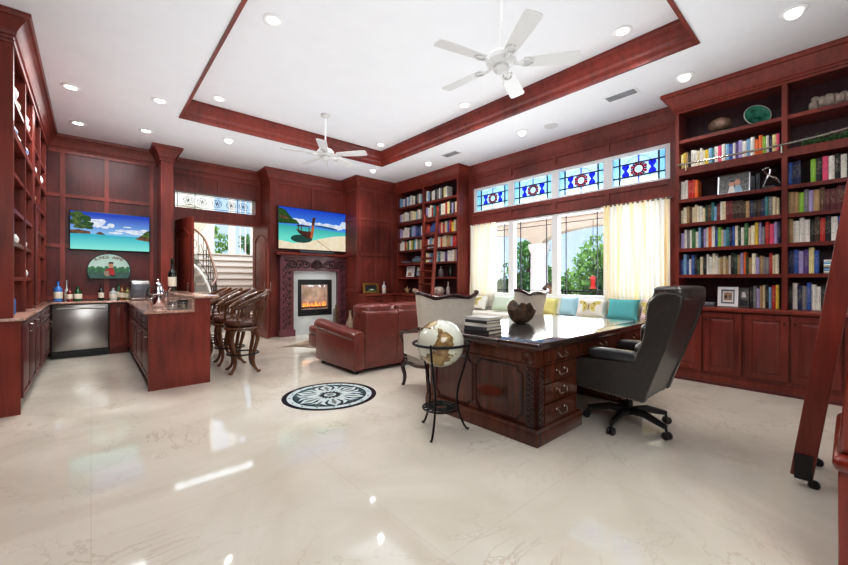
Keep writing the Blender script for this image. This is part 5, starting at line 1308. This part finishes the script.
for i, (r0, z) in enumerate(pr):
    ring = []
    for k in range(n):
        a = 2*PI*k/n; wv = 1+.09*math.sin(3*a+ph[0])+.07*math.sin(5*a+ph[1]+i*.5)+.04*math.sin(9*a+ph[2]+i); lift = .05*math.sin(2*a+ph[3])*(z/.17)+(.02*math.sin(7*a) if z > .1 else 0)
        ring.append(Vector((r0*wv*math.cos(a), r0*wv*math.sin(a), max(0, z+lift) if z > 0 else 0)))
    rr.append(ring)
loft(b, rr)
solo('wooden_bowl', b, mat('burl_wood', (40,28,22), .45, var=.5, scale=16, rgb2=(112,84,62), bump=.5), 'rough carved burl wood bowl on the desk', 'bowl', (3.51, 2.39, .783))
# ------------------------------------------------------------------ ornaments on the large bookcase
XO = 5.93
t = thing('shell_ornament', 'brown polished shell on dark stand, top shelf of the large bookcase', 'ornament', (XO, 1.09, 3.077)); b = BM()
rbox(b, (-.08,-.11,0), (.08,.11,.03), .008, 2); lathe(b, [(0,.03),(.03,.03),(.02,.06),(0,.06)], n=12); part('stand', b, BLACKP, t, world=False)
b = BM(); puff(b, (0,0,.13), (.09,.125,.085), 1); part('shell', b, mat('tortoise_shell', (84,58,44), .2, var=.5, scale=9, rgb2=(160,130,110), coat=.5), t, world=False)
t = thing('display_plate', 'round green glass plate leaning on the top shelf of the large bookcase', 'plate', (6.0, .755, 3.076)); b = BM(); M = Matrix.Translation((.0, 0, .14)) @ Matrix.Rotation(.55, 4, 'Z') @ Matrix.Rotation(-PI/2+.25, 4, 'Y')
lathe(b, [(0,.0),(.07,.0),(.12,.02),(.132,.028),(.132,.034),(.12,.028),(.07,.008),(0,.008)], n=32, M=M); part('dish', b, mat('green_glass', (16,96,74), .12, var=.6, scale=12, rgb2=(90,180,150), coat=.6), t, world=False)
b = BM(); tube(b, [M @ Vector((.132*math.cos(a), .132*math.sin(a), .031)) for a in [k*2*PI/36 for k in range(36)]], .006, 6, closed=True); part('rim', b, mat('plate_rim', (190,200,190), .3), t, world=False)
b = BM(); tube(b, [(-.03,-.09,.006),(-.03,.09,.006)], .006, 6); tube(b, [(-.03,-.06,.006),(.08,-.06,.006),(.09,-.05,.1)], .005, 6); part('easel', b, BLACKP, t, world=False)
b = BM(); r_ = random.Random(9)
for k in range(14): puff(b, (r_.uniform(-.04,.04), -.17+.025*k, .085+.03*abs(math.sin(k*.5))+r_.uniform(-.005,.015)), (.06, .045, .05+.03*r_.random()), .9, nu=10, nv=7)
for k in range(5): puff(b, (r_.uniform(-.03,.03), -.06+.05*k, .15+.02*r_.random()), (.035,.035,.03), 1, nu=8, nv=6)
solo('coral_rock', b, mat('pale_coral', (186,172,160), .8, var=.3, scale=20, bump=.4), 'pale coral rock on the top shelf at the right picture edge', 'ornament', (6.0, .12, 3.078))
def leaves(b, pts_f, n, size, seed):
    r_ = random.Random(seed)
    for k in range(n):
        c = Vector(pts_f(r_)); e = Euler((r_.uniform(0, 6), r_.uniform(0, 6), r_.uniform(0, 6))).to_matrix().to_4x4(); s = size*r_.uniform(.6, 1.3); M = Matrix.Translation(c) @ e
        b.faces.new([b.verts.new(M @ Vector(p)) for p in ((-s*.5,0,0),(0,-s*.25,s*.06),(s*.5,0,0),(0,s*.25,s*.06))])
LEAF = mat('leaf_green', (56,112,50), .6, var=.5, scale=9, rgb2=(140,190,96)); LEAFD = mat('leaf_dark', (40,88,44), .6, var=.5, scale=20, rgb2=(90,140,76))
t = thing('garland', 'leafy green garland in a low trough above the library rail', 'plant', (5.98, .12, 2.7015)); b = BM()
leaves(b, lambda r: (r.uniform(-.06,.06), r.uniform(-.26,.24), .03+abs(r.gauss(.03,.035))), 700, .03, 4); part('foliage', b, LEAFD, t, world=False, smooth=False)
b = BM(); rbox(b, (-.06,-.24,0), (.06,.22,.035), .01, 2); part('trough', b, mat('wicker_trough', (120,96,70), .8, var=.3, scale=60), t, world=False)
def frame(label, x, y, z, w, h, fm, pic, lean=.12, rotz=0, bw=.02):
    t = thing('picture_frame', label, 'picture frame', (x, y, z), rotz=rotz, group=None); M = Matrix.Translation((0,0,.004)) @ Matrix.Rotation(lean, 4, 'Y'); f = lambda u, v, n=0: M @ Vector((-n, -u, v))
    b = BM()
    for q in ((-w/2, w/2, 0, bw), (-w/2, w/2, h-bw, h), (-w/2, -w/2+bw, bw, h-bw), (w/2-bw, w/2, bw, h-bw)):
        loft(b, [[f(q[0],q[2],0), f(q[1],q[2],0), f(q[1],q[3],0), f(q[0],q[3],0)], [f(q[0],q[2],.018), f(q[1],q[2],.018), f(q[1],q[3],.018), f(q[0],q[3],.018)]])
    loft(b, [[f(-w/2+.002,.002,-.004), f(w/2-.002,.002,-.004), f(w/2-.002,h-.002,-.004), f(-w/2+.002,h-.002,-.004)], [f(-w/2+.002,.002,.0), f(w/2-.002,.002,.0), f(w/2-.002,h-.002,.0), f(-w/2+.002,h-.002,.0)]])
    part('frame', b, fm, t, world=False)
    b = BM(); pw, p_h = w-2*bw, h-2*bw
    flatpoly(b, [(-pw/2,bw),(pw/2,bw),(pw/2,h-bw),(-pw/2,h-bw)], f, .005, 0)
    for i, (polys, mi) in enumerate(pic): flatpoly(b, [(-pw/2+u*pw, bw+v*p_h) for u, v in polys], f, .006+.0004*i, mi)
    part('picture', b, PICM, t, world=False, smooth=False)
    return t
PICM = [mat('photo_grey', (110,112,110), .3, var=.5, scale=30), mat('photo_skin', (206,160,136), .4), mat('photo_dark', (44,44,50), .4), mat('photo_white', (226,224,220), .4), mat('photo_green', (70,120,70), .4, var=.4, scale=30), mat('photo_tan', (170,140,110), .4, var=.3, scale=30), mat('photo_pale_blue', (160,190,206), .4)]
two = [(disc(.42,.5,.09,.16,12),1),(disc(.62,.55,.1,.18,12),1),([(.3,0),(.56,0),(.5,.38),(.36,.38)],3),([(.52,0),(.8,0),(.72,.4),(.56,.4)],6),([(.36,.6),(.5,.62),(.46,.7),(.38,.69)],2)]
frame('silver framed photo of two people on the third shelf, large bookcase', 5.9, .95, 2.302, .31, .25, CHROME, two, bw=.012)
frame('white framed picture on the ledge of the large bookcase', 5.86, 1.0, .9215, .2, .24, WHITE, [([(.1,.1),(.9,.1),(.9,.9),(.1,.9)],3),([(.2,.25),(.8,.25),(.8,.8),(.2,.8)],5),(disc(.35,.5,.1,.14,10),2),(disc(.65,.5,.1,.14,10),0)], bw=.035)
frame('small grey photo print leaning beside the white framed picture', 5.88, .8415+.01, .9215, .09, .23, mat('print_edge', (120,118,116), .5), [([(0,0),(1,0),(1,.3),(0,.4)],2),([(.2,.5),(.8,.5),(.6,.8),(.3,.8)],3)], bw=.006)
t = thing('abstract_sculpture', 'silver abstract sculpture on a dark block, third shelf of the large bookcase', 'sculpture', (5.93, .63, 2.302)); b = BM(); rbox(b, (-.05,-.06,0), (.05,.06,.04), .006, 2); part('base', b, BLACKP, t, world=False)
b = BM(); tube(b, spline([(0,.06,.04),(0,.03,.12),(0,-.01,.2),(0,.0,.26),(0,.05,.25),(0,.02,.19),(0,-.05,.13),(0,-.09,.06)], 5), .013, 8); part('figure', b, CHROME, t, world=False)
b = BM()
for k in range(2): rbox(b, (-.06,-.0+.045*k,0), (.05,.035+.045*k,.2-.02*k), .005, 2)
t = thing('bookend', 'dark patterned box pair beside the silver sculpture, third shelf', 'box', (5.93, .705, 2.302)); part('box_body', b, mat('dark_box', (34,40,52), .4, var=.5, scale=40), t, world=False)
b = BM(); rbox(b, (-.06,-.06,0), (.06,.06,.21), .01, 2); solo('small_speaker', b, BLACKP, 'small black box on the ledge beside the desk chair back', 'box', (5.9, 1.33, .9215))
for k in range(3):
    b = BM(); rbox(b, (-.07,-.055,0), (.07,.055,.016), .002, 1); solo('small_case', b, mat('case_grey_%d' % k, (80+30*k, 84+28*k, 96+26*k), .4), 'thin grey case lying on the ledge, %s from the bottom' % ORD[k], 'case', (5.85, 1.18, .9215+.0168*k), group='grey cases on the ledge')

# ------------------------------------------------------------------ corner ornaments
b = BM(); rr_ = random.Random(2)
for k in range(5):
    a = PI/2+2*PI*k/5; tube(b, [(0,.0+.02*math.cos(a),.07+.02*math.sin(a)), (0,.05*math.cos(a),.075+.05*math.sin(a)), (0,.105*math.cos(a),.085+.085*math.sin(a))], [.022,.016,.006], 6)
solo('starfish', b, mat('starfish_tan', (206,170,130), .8, var=.2, scale=30), 'tan starfish propped on the corner ledge below the books', 'ornament', (5.85, 7.25, .9215))
b = BM(); puff(b, (0,0,.055), (.08,.12,.055), .9); puff(b, (0,.07,.09), (.05,.06,.04), 1); solo('sea_shell', b, mat('shell_brown', (176,150,130), .5, var=.4, scale=20), 'brown and white sea shell beside the ladder on the corner ledge', 'shell', (5.82, 6.87, .9215))
b = BM(); lathe(b, [(0,0),(.09,0),(.13,.05),(.14,.1),(.13,.11),(.11,.1),(0,.09)], n=20); puff(b, (0,0,.13), (.1,.1,.05), .9); solo('shell_bowl', b, mat('shell_white', (220,210,196), .6, var=.2, scale=30), 'pale bowl of shells on the corner ledge right of the ladder', 'bowl', (5.85, 6.12, .9215))
bottle('slim pale bottle on the corner ledge by the window', 5.80, 5.78, .9215, .3, .04, bmat('glass_pale', (170,160,150)), .4, False, group='corner bottles')
bottle('dark bottle on the empty shelf of the corner bookcase', 5.95, 5.85, 1.3215, .27, .05, GDK, .35, False, group='corner bottles')
bottle('frosted vase-like bottle on the empty shelf, beside the dark bottle', 5.95, 6.15, 1.3215, .25, .06, bmat('glass_frost', (120,110,112), .3), .3, False, group='corner bottles')
b = BM(); lathe(b, [(0,0),(.06,0),(.13,.03),(.15,.05),(.14,.052),(.06,.012),(0,.012)], n=22); solo('shallow_dish', b, CER[1], 'blue and white shallow dish on the fifth shelf, corner bookcase', 'dish', (5.95, 7.4, 1.6615))
b = BM(); rbox(b, (-.08,-.16,0), (.08,.16,.12), .04, 4); rbox(b, (-.05,-.1,.12), (.05,.1,.16), .02, 3); solo('glass_casket', b, mat('casket_glass', (110,128,140), .2, coat=.6), 'grey glass casket on the fifth shelf, corner bookcase', 'box', (5.95, 6.95, 1.6615))
frame('white framed picture of a brown hut, sixth shelf of the corner bookcase', 5.95, 7.25, 1.322, .3, .27, WHITE, [([(0,0),(1,0),(1,1),(0,1)],3),([(.1,0),(.7,0),(.6,.35),(.35,.45),(.15,.3)],5)], bw=.02)
frame('dark framed double photo on the sixth shelf, corner bookcase', 5.95, 6.93, 1.322, .22, .27, BLACKP, [([(.1,.08),(.9,.08),(.9,.45),(.1,.45)],6),([(.1,.55),(.9,.55),(.9,.92),(.1,.92)],3),(disc(.5,.3,.2,.12,10),5)], bw=.02)
t = thing('gold_framed_picture', 'ornate gold framed picture of a green scene on the ledge beside the fireplace', 'picture frame', (4.99, 7.56, .9215)); b = BM(); M = Matrix.Rotation(-.1, 4, 'X'); f = lambda u, v, n=0: M @ Vector((u, -n, v+.003)); 
for q in ((-.22,.22,0,.055),(-.22,.22,.2,.255),(-.22,-.165,.055,.2),(.165,.22,.055,.2)): loft(b, [[f(q[0],q[2],0),f(q[1],q[2],0),f(q[1],q[3],0),f(q[0],q[3],0)],[f(q[0],q[2],.03),f(q[1],q[2],.03),f(q[1],q[3],.03),f(q[0],q[3],.03)]])
part('frame', b, mat('gilt', (176,138,72), .35, metal=.8, var=.3, scale=40), t, world=False, bevel=.006)
b = BM(); flatpoly(b, [(-.165,.055),(.165,.055),(.165,.2),(-.165,.2)], f, .01, 2); flatpoly(b, [(-.1,.06),(.14,.06),(.12,.1),(.0,.13),(-.08,.1)], f, .011, 4); flatpoly(b, [(-.04,.085),(.08,.085),(.06,.11),(.0,.11)], f, .012, 3); part('picture', b, PICM, t, world=False, smooth=False)
bottle('white bottle on the ledge right of the gold framed picture', 5.37, 7.56, .9215, .30, .05, mat('bottle_white', (206,206,210), .3), .3, True, CHROME, group='corner bottles')
b = BM(); lathe(b, [(0,0),(.1,0),(.06,.02),(.015,.03),(.012,.62),(.03,.64),(.012,.66),(0,.68)], n=16)
for k in range(4): a = k*PI/2; tube(b, [(.06*math.cos(a), .06*math.sin(a), .06), (.055*math.cos(a), .055*math.sin(a), .56)], .009, 6); tube(b, [(0,0,.6),(.055*math.cos(a), .055*math.sin(a), .56)], .008, 6)
solo('fireplace_tools', b, BRASS, 'brass fireplace tool set standing right of the firebox', 'fireplace tools', (4.32, 8.02, .001))
b = BM(); lathe(b, [(0,0),(.07,0),(.1,.1),(.1,.22),(.05,.34),(.03,.42),(.03,.5),(.045,.52),(0,.52)], n=20); solo('floor_vase', b, mat('vase_beige', (160,140,120), .3, var=.3, scale=14), 'beige bottle-shaped vase beside the mantel, behind the sofa', 'vase', (4.66, 7.95, .001))
# ------------------------------------------------------------------ seat at the right edge
t = thing('wooden_settle', 'glossy reddish wooden seat with rounded edge, cut off by the right picture edge', 'seat', (2.5, -.3, 0)); RED = wood('glossy_red_wood', (92,24,16), (150,52,34), .12, .8)
b = BM(); box(b, (2.2, -.55, 0), (2.9, .033, .5)); part('seat_box', b, RED, t, bevel=.004)
b = BM(); rbox(b, (2.165, -.58, .5), (2.94, .05, .565), .03, 4); part('seat_top', b, RED, t)
b = BM(); prism(b, [(.036,.566),(.0,1.02),(-.06,1.1),(-.45,1.1),(-.52,1.0),(-.55,.566)], lambda u, v, n: Vector((n, u, v)), 2.21, 2.29); part('end_panel', b, RED, t, bevel=.02)
b = BM(); box(b, (2.84, -.55, .566), (2.9, .0, 1.15)); part('back_panel', b, RED, t, bevel=.01)
# ------------------------------------------------------------------ foyer beyond the double doors
bm = BM(); box(bm, (-.2, 9.2, -.1), (6.0, 13.6, 0)); struct('floor_foyer', bm, FLOOR)
bm = BM(); box(bm, (-.2, 9.2, 0), (0, 13.6, 5)); box(bm, (5.8, 9.2, 0), (6.0, 13.6, 5)); box(bm, (-.2, 9.2, 5), (6.0, 13.6, 5.1)); box(bm, (0, 9.2, ZC+.1), (5.8, 9.3, 5))
wz = 2.05
for q in ((0, 2.9, 0, 5), (2.9, 3.42, 0, wz), (2.9, 3.42, 4.3, 5), (3.42, 3.52, 0, 5), (3.52, 4.1, 0, wz), (3.52, 4.1, 4.3, 5), (4.1, 5.8, 0, 5)): box(bm, (q[0], 13.4, q[2]), (q[1], 13.6, q[3]))
struct('wall_foyer', bm, WALLP)
for k, (a, c) in enumerate(((2.9, 3.42), (3.52, 4.1))):
    r = bpy.data.objects.new('window_%d' % (10+k), None); link(r); r['kind'] = 'structure'; r.location = ((a+c)/2, 13.4, wz)
    b = BM(); f = face_back(13.5)
    for q in ((a, a+.05, wz, 4.3), (c-.05, c, wz, 4.3), (a+.05, c-.05, wz, wz+.05), (a+.05, c-.05, 4.25, 4.3)): ubox(b, f, *q, -.03, .05)
    if k: 
        for u in (a+.2, a+.36): ubox(b, f, u, u+.03, wz+.05, 4.25, -.02, .02)
    part('window_frame', b, WHITE, r)
    b = BM(); ubox(b, f, a+.05, c-.05, wz+.05, 4.25, -.004, .004); part('pane', b, GLASS, r)
t = thing('staircase', 'straight white staircase with dark nosings seen through the double doors', 'staircase', (3.3, 11.5, 0)); n = 11
TRD = mat('stair_tread', (214,206,196), .3, var=.04); NOS = mat('stair_nosing', (70,56,50), .4)
for k in range(n):
    y = 10.05+.27*k; z = .186*(k+1); y1 = 13.39 if k == n-1 else y+.29
    b = BM(); box(b, (2.36, y, 0 if k == 0 else z-.186-.0), (4.35, y1, z-.03)); st_ = part('riser', b, WHITE, t)
    b = BM(); box(b, (2.34, y-.025, z-.03), (4.37, y1, z)); part('tread', b, TRD, st_)
    b = BM(); box(b, (2.35, y-.03, z-.045), (4.36, y-.001, z-.03)); part('nosing', b, NOS, st_)
def railing(label, path, hgt, loc, hr=.03):
    t = thing('stair_railing', label, 'railing', loc, group='stair railings'); P = spline(path, 6)
    b = BM(); tube(b, [p+Vector((0,0,hgt)) for p in P], hr, 8); part('handrail', b, mat('handrail_wood', (120,84,66), .35), t)
    b = BM(); tube(b, [p+Vector((0,0,.06)) for p in P], .012, 6)
    for p in P[::2]: tube(b, [p+Vector((0,0,.0)), p+Vector((0,0,hgt))], .009, 5)
    for p, q in zip(P[::2], P[2::2]):
        m_ = (p+q)/2+Vector((0,0,hgt*.55)); tube(b, [m_+Vector((.05*math.cos(a)*.8, .05*math.cos(a)*.6, .12*math.sin(a))) for a in [k*2*PI/12 for k in range(12)]], .007, 4, closed=True)
    part('baluster_panel', b, mat('baluster_iron', (84,80,78), .5, metal=.4), t)
railing('curved wrought iron stair railing left of the white stairs', [(1.24, 12.95, 2.4), (1.6, 12.6, 2.3), (1.95, 12.08, 1.95), (2.25, 11.47, 1.55), (2.31, 10.9, 1.0), (2.3, 10.3, .5), (2.12, 9.92, .25)], .85, (2.0, 11, 0))
railing('wrought iron stair railing on the right of the white stairs', [(4.42, 10.2, .22), (4.42, 11.2, .95), (4.42, 12.3, 1.7), (4.42, 13.2, 2.05)], .85, (4.2, 11, 0))
t = thing('curved_stair', 'pale curved stair flank behind the curved iron railing', 'staircase', (1.6, 11.5, 0))
P = spline([(1.2, 12.9, 2.35), (1.55, 12.55, 2.25), (1.9, 12.05, 1.9), (2.2, 11.45, 1.5), (2.33, 10.9, .95), (2.26, 10.3, .45), (2.05, 9.95, .2)], 5)
b = BM(); R = [[Vector((p.x-.05, p.y, 0)), Vector((p.x, p.y, 0)), Vector((p.x, p.y, p.z)), Vector((p.x-.05, p.y, p.z))] for p in P]; loft(b, R); part('stringer', b, WHITE, t)
for k, p in enumerate(P[::2]):
    b = BM(); box(b, (p.x-1.1, p.y-.16, p.z-.05), (p.x-.06, p.y+.16, p.z-.01)); part('tread', b, TRD, t)
b = BM()
for r0 in (.42, .34): tube(b, [(2.3+r0*math.cos(a), 13.385, 3.15+r0*math.sin(a)) for a in [k*2*PI/40 for k in range(40)]], .02, 6, closed=True)
prism(b, disc(2.3, 3.15, .33, n=32), face_back(13.398), 0, .006)
solo('wall_medallion', b, mat('plaster_beige', (214,204,184), .7, var=.05), 'round beige plaster medallion high on the foyer wall', 'wall ornament', (2.3, 13.38, 3.15), world=True)

# ------------------------------------------------------------------ patio and garden outside the windows
bm = BM(); box(bm, (XR+.16, -8, -.15), (9.6, 16, -.04)); struct('floor_patio', bm, mat('patio_stone', (206,198,186), .7, var=.08))
bm = BM(); box(bm, (9.6, -14, -.2), (30, 26, -.1)); box(bm, (-6, 13.7, -.2), (9.6, 30, -.1)); struct('ground_garden', bm, mat('garden_ground', (120,140,84), .9, var=.3, scale=3))
STU = mat('patio_stucco', (214,200,184), .8, var=.04); STW = mat('patio_white', (236,236,236), .7, var=.03)
bm = BM(); box(bm, (XR+.17, -1, 2.84), (9.3, 10, 2.9)); struct('ceiling_patio', bm, STW)
t = thing('patio_arcade', 'beige stucco patio arcade with arches beyond the windows', 'arcade', (9.2, 4.5, 0)); fr = face_right(9.0)
b = BM()
def arch(y0, y1):
    zs, top, n = 2.22, 2.83, 20; rise = .34; poly = [(y0, zs), (y0, top), (y1, top), (y1, zs)]
    poly += [((y0+y1)/2+(y1-y0)/2*math.cos(PI*k/n), zs+rise*math.sin(PI*k/n)) for k in range(1, n)]
    for (u0, v0), (u1, v1) in zip([(y1, zs)]+poly[4:], poly[4:]+[(y0, zs)]):
        prism(b, [(u0, v0), (u0, top), (u1, top), (u1, v1)], fr, -.3, 0)
ycol = [-1.0, 2.3, 5.62, 8.9]
for a, c in zip(ycol, ycol[1:]): arch(a+.16, c-.16)
for y in ycol: ubox(b, fr, y-.16, y+.16, 2.22, 2.83, -.3, 0)
part('arch_wall', b, STU, t)
for y in ycol:
    b = BM(); lathe(b, [(.3,-.04),(.3,.1),(.25,.14),(.24,.6),(.22,1.95),(.24,2.02),(.29,2.12),(.29,2.22)], (9.15, y, 0), n=24); part('column', b, STW, t)
t = thing('patio_railing', 'black metal railing along the patio edge', 'railing', (9.5, 4, -.04)); b = BM()
for z in (.12, .95): tube(b, [(9.5, -1, z), (9.5, 10, z)], .018, 6)
part('rail', b, IRON, t)
b = BM()
for k in range(74): tube(b, [(9.5, -.95+.15*k, .12), (9.5, -.95+.15*k, .95)], .008, 4)
for k in range(8): tube(b, [(9.5, -1+1.55*k, -.04), (9.5, -1+1.55*k, 1.0)], .022, 6)
part('baluster', b, IRON, t)['kind'] = 'stuff'
def tree(label, x, y, h, w, seed, lm, trunk=True, zb=-.1, nl=3000, name='tree', grp='garden trees', cat='tree'):
    t = thing(name, label, cat, (x, y, zb), group=grp); r_ = random.Random(seed)
    cl = [(r_.uniform(-w, w)*.6, r_.uniform(-w, w)*.6, h*r_.uniform(.35 if trunk else .15, .95), r_.uniform(.35, .6)*w) for _ in range(12)]
    def pf(r):
        c = r.choice(cl); u = Vector((r.gauss(0, 1), r.gauss(0, 1), r.gauss(0, 1))).normalized()*c[3]*r.uniform(.6, 1); return (c[0]+u.x, c[1]+u.y, max(.05, c[2]+u.z*.8))
    b = BM(); leaves(b, pf, nl, .16, seed); part('foliage', b, lm, t, world=False, smooth=False)
    if trunk:
        b = BM(); tube(b, spline([(0,0,0),(.06,.03,h*.3),(-.04,.05,h*.55),(.02,0,h*.8)], 4), [.09-.005*i for i in range(13)], 8)
        for c in cl[:6]: tube(b, [(0,.02,h*.45), (c[0]*.7, c[1]*.7, c[2])], [.04,.012], 5)
        part('trunk', b, mat('bark', (96,80,66), .9, var=.3, scale=20), t, world=False)
LEAFL = mat('leaf_light', (110,164,70), .6, var=.4, scale=6, rgb2=(190,222,130))
for k, (x, y, h, w, tr, lm, lb) in enumerate([(12.4, 3.4, 3.3, 1.3, True, LEAFL, 'light green tree outside, left of the right curtain'), (13.2, 5.8, 3.0, 1.3, True, LEAFL, 'green tree outside, centred in the window beside the right curtain'), (13.0, 8.4, 3.0, 1.2, True, LEAF, 'green tree outside, just left of the white patio column'), (13.0, 11.0, 3.0, 1.2, True, LEAFL, 'leafy tree outside, beside the left curtain'), (10.5, 4.3, 1.5, .8, False, LEAFD, 'low dark shrub beyond the patio railing, before the right curtain'), (10.7, 5.9, 1.4, .8, False, LEAF, 'low green shrub beyond the patio railing, behind the column'), (10.7, 7.9, 1.5, .8, False, LEAFD, 'low dark shrub beyond the patio railing, near the left curtain'), (13.5, .6, 3.3, 1.3, True, LEAF, 'tree outside, hidden mostly by the right curtain')]):
    tree(lb, x, y, h, w, 40+k, lm, tr, name='tree' if tr else 'shrub', cat='tree' if tr else 'shrub')
tree('green tree beyond the foyer window above the stairs', 3.1, 16.0, 3.5, 1.0, 77, LEAFL, True)
tree('darker tree beyond the foyer window, farther right', 5.6, 17.4, 3.2, 1.1, 78, LEAF, True)
t = thing('hanging_feeder', 'red hanging bird feeder outside the window beside the right curtain', 'bird feeder', (8.6, 3.9, 1.05)); b = BM()
lathe(b, [(0,.0),(.07,.0),(.08,.02),(.05,.04),(.05,.2),(.08,.24),(.02,.3),(0,.3)], n=16); part('body', b, mat('feeder_red', (196,40,36), .3), t, world=False)
b = BM(); tube(b, [(0,0,.3),(0,0,1.57)], .006, 5); part('hanging_wire', b, IRON, t, world=False)
t = thing('birdhouse', 'small brown birdhouse on a post outside, by the white patio column', 'birdhouse', (8.2, 4.75, -.04)); b = BM(); prism(b, [(-.1,.98),(.1,.98),(.1,1.1),(0,1.2),(-.1,1.1)], face_right(0), -.08, .08); part('box_body', b, mat('birdhouse_wood', (130,104,80), .8, var=.2), t, world=False)
b = BM(); tube(b, [(0,0,0),(0,0,.98)], .02, 6); part('post', b, IRON, t, world=False)
b = BM()
for s in (-1, 1): loft(b, [[Vector((x, s*.14, 1.07)), Vector((x, 0, 1.21)), Vector((x, 0, 1.23)), Vector((x, s*.15, 1.08))] for x in (-.11, .11)])
part('roof', b, mat('birdhouse_roof', (70,54,44), .8), t, world=False)
# ------------------------------------------------------------------ light and world
w = bpy.data.worlds.new('world'); scene.world = w; w.use_nodes = True; nt = w.node_tree
bg = nt.nodes['Background']; bg.inputs[1].default_value = 1.35
tc = nt.nodes.new('ShaderNodeTexCoord'); sp = nt.nodes.new('ShaderNodeSeparateXYZ'); rp = nt.nodes.new('ShaderNodeValToRGB')
nt.links.new(tc.outputs['Generated'], sp.inputs[0]); nt.links.new(sp.outputs['Z'], rp.inputs[0]); nt.links.new(rp.outputs[0], bg.inputs[0])
e = rp.color_ramp.elements; e[0].position = 0; e[0].color = (.62,.82,1,1); e[1].position = .6; e[1].color = (.22,.46,.95,1)

def area(name, loc, rot, sx, sy, power, color=(1,1,1), spread=PI):
    l = bpy.data.lights.new(name, 'AREA'); l.shape = 'RECTANGLE'; l.size = sx; l.size_y = sy; l.energy = power; l.color = color; l.spread = spread
    o = bpy.data.objects.new(name, l); link(o); o.location = loc; o.rotation_euler = rot; return o
s = bpy.data.lights.new('sun', 'SUN'); s.energy = 3.2; s.angle = .02; s.color = (1,.96,.9); o = bpy.data.objects.new('sun', s); link(o)
o.rotation_euler = Vector((.62, .25, -.75)).to_track_quat('-Z', 'Y').to_euler()
area('window_daylight', (6.75, 3.55, 1.95), (0, PI/2, 0), 2.3, 3.6, 178, (.96,.98,1))
area('tray_fill', (2.82, 3.83, 3.9), (0, 0, 0), 3.2, 5.0, 76, (.97,.99,1))  # added fill lamp facing down inside the tray
area('ceiling_fill_up', (2.6, 4.0, 2.55), (PI, 0, 0), 5.5, 8, 92, (.94,.98,1))  # added lamp facing up, only to brighten the ceiling
area('bar_fill', (.2, 6.8, 3.6), (0, 0, 0), 1.0, 2.6, 55, (.97,.99,1))
area('camera_side_fill', (.6, -1.3, 2.6), (1.15, 0, -.5), 2.6, 1.6, 92, (.97,.99,1))  # added soft fill from behind the camera, flash-like
area('patio_fill', (7.9, 4.5, 2.8), (0, 0, 0), 2.2, 8, 60, (1,1,1))  # added lamp that brightens the patio from under its roof
area('patio_fill_up', (7.9, 4.5, .1), (PI, 0, 0), 2.2, 8, 110, (1,1,1))  # added upward lamp in place of light bouncing off the patio floor
area('foyer_fill', (2.8, 11.3, 4.6), (0, 0, 0), 3, 3, 190, (1,.99,.97))  # added overhead lamp filling the foyer, without a fitting
for x, y, z in [(1.42,3.97,ZT),(1.43,6.22,ZT),(4.32,1.64,ZT),(4.32,3.95,ZT),(4.33,6.2,ZT),(-.19,6.5,ZC),(-.15,7.92,ZC),(.70,6.2,ZC),(.67,7.6,ZC),(1.79,7.15,ZC),(4.67,6.99,ZC),(5.25,5.8,ZC),(5.3,3.57,ZC),(5.3,1.31,ZC),(4.76,.34,ZC)]:
    l = bpy.data.lights.new('downlight_lamp', 'SPOT'); l.energy = 34; l.spot_size = 2.3; l.spot_blend = .9; l.shadow_soft_size = .05; l.color = (1,.96,.9)
    o = bpy.data.objects.new('downlight_lamp', l); link(o); o.location = (x, y, z-.06)
scene.view_settings.view_transform = 'Standard'; scene.view_settings.look = 'None'; scene.view_settings.exposure = 0
vs = scene.view_settings; vs.use_curve_mapping = True
cv_ = vs.curve_mapping.curves[3]; cv_.points.new(.22, .185); cv_.points.new(.72, .755); vs.curve_mapping.update()
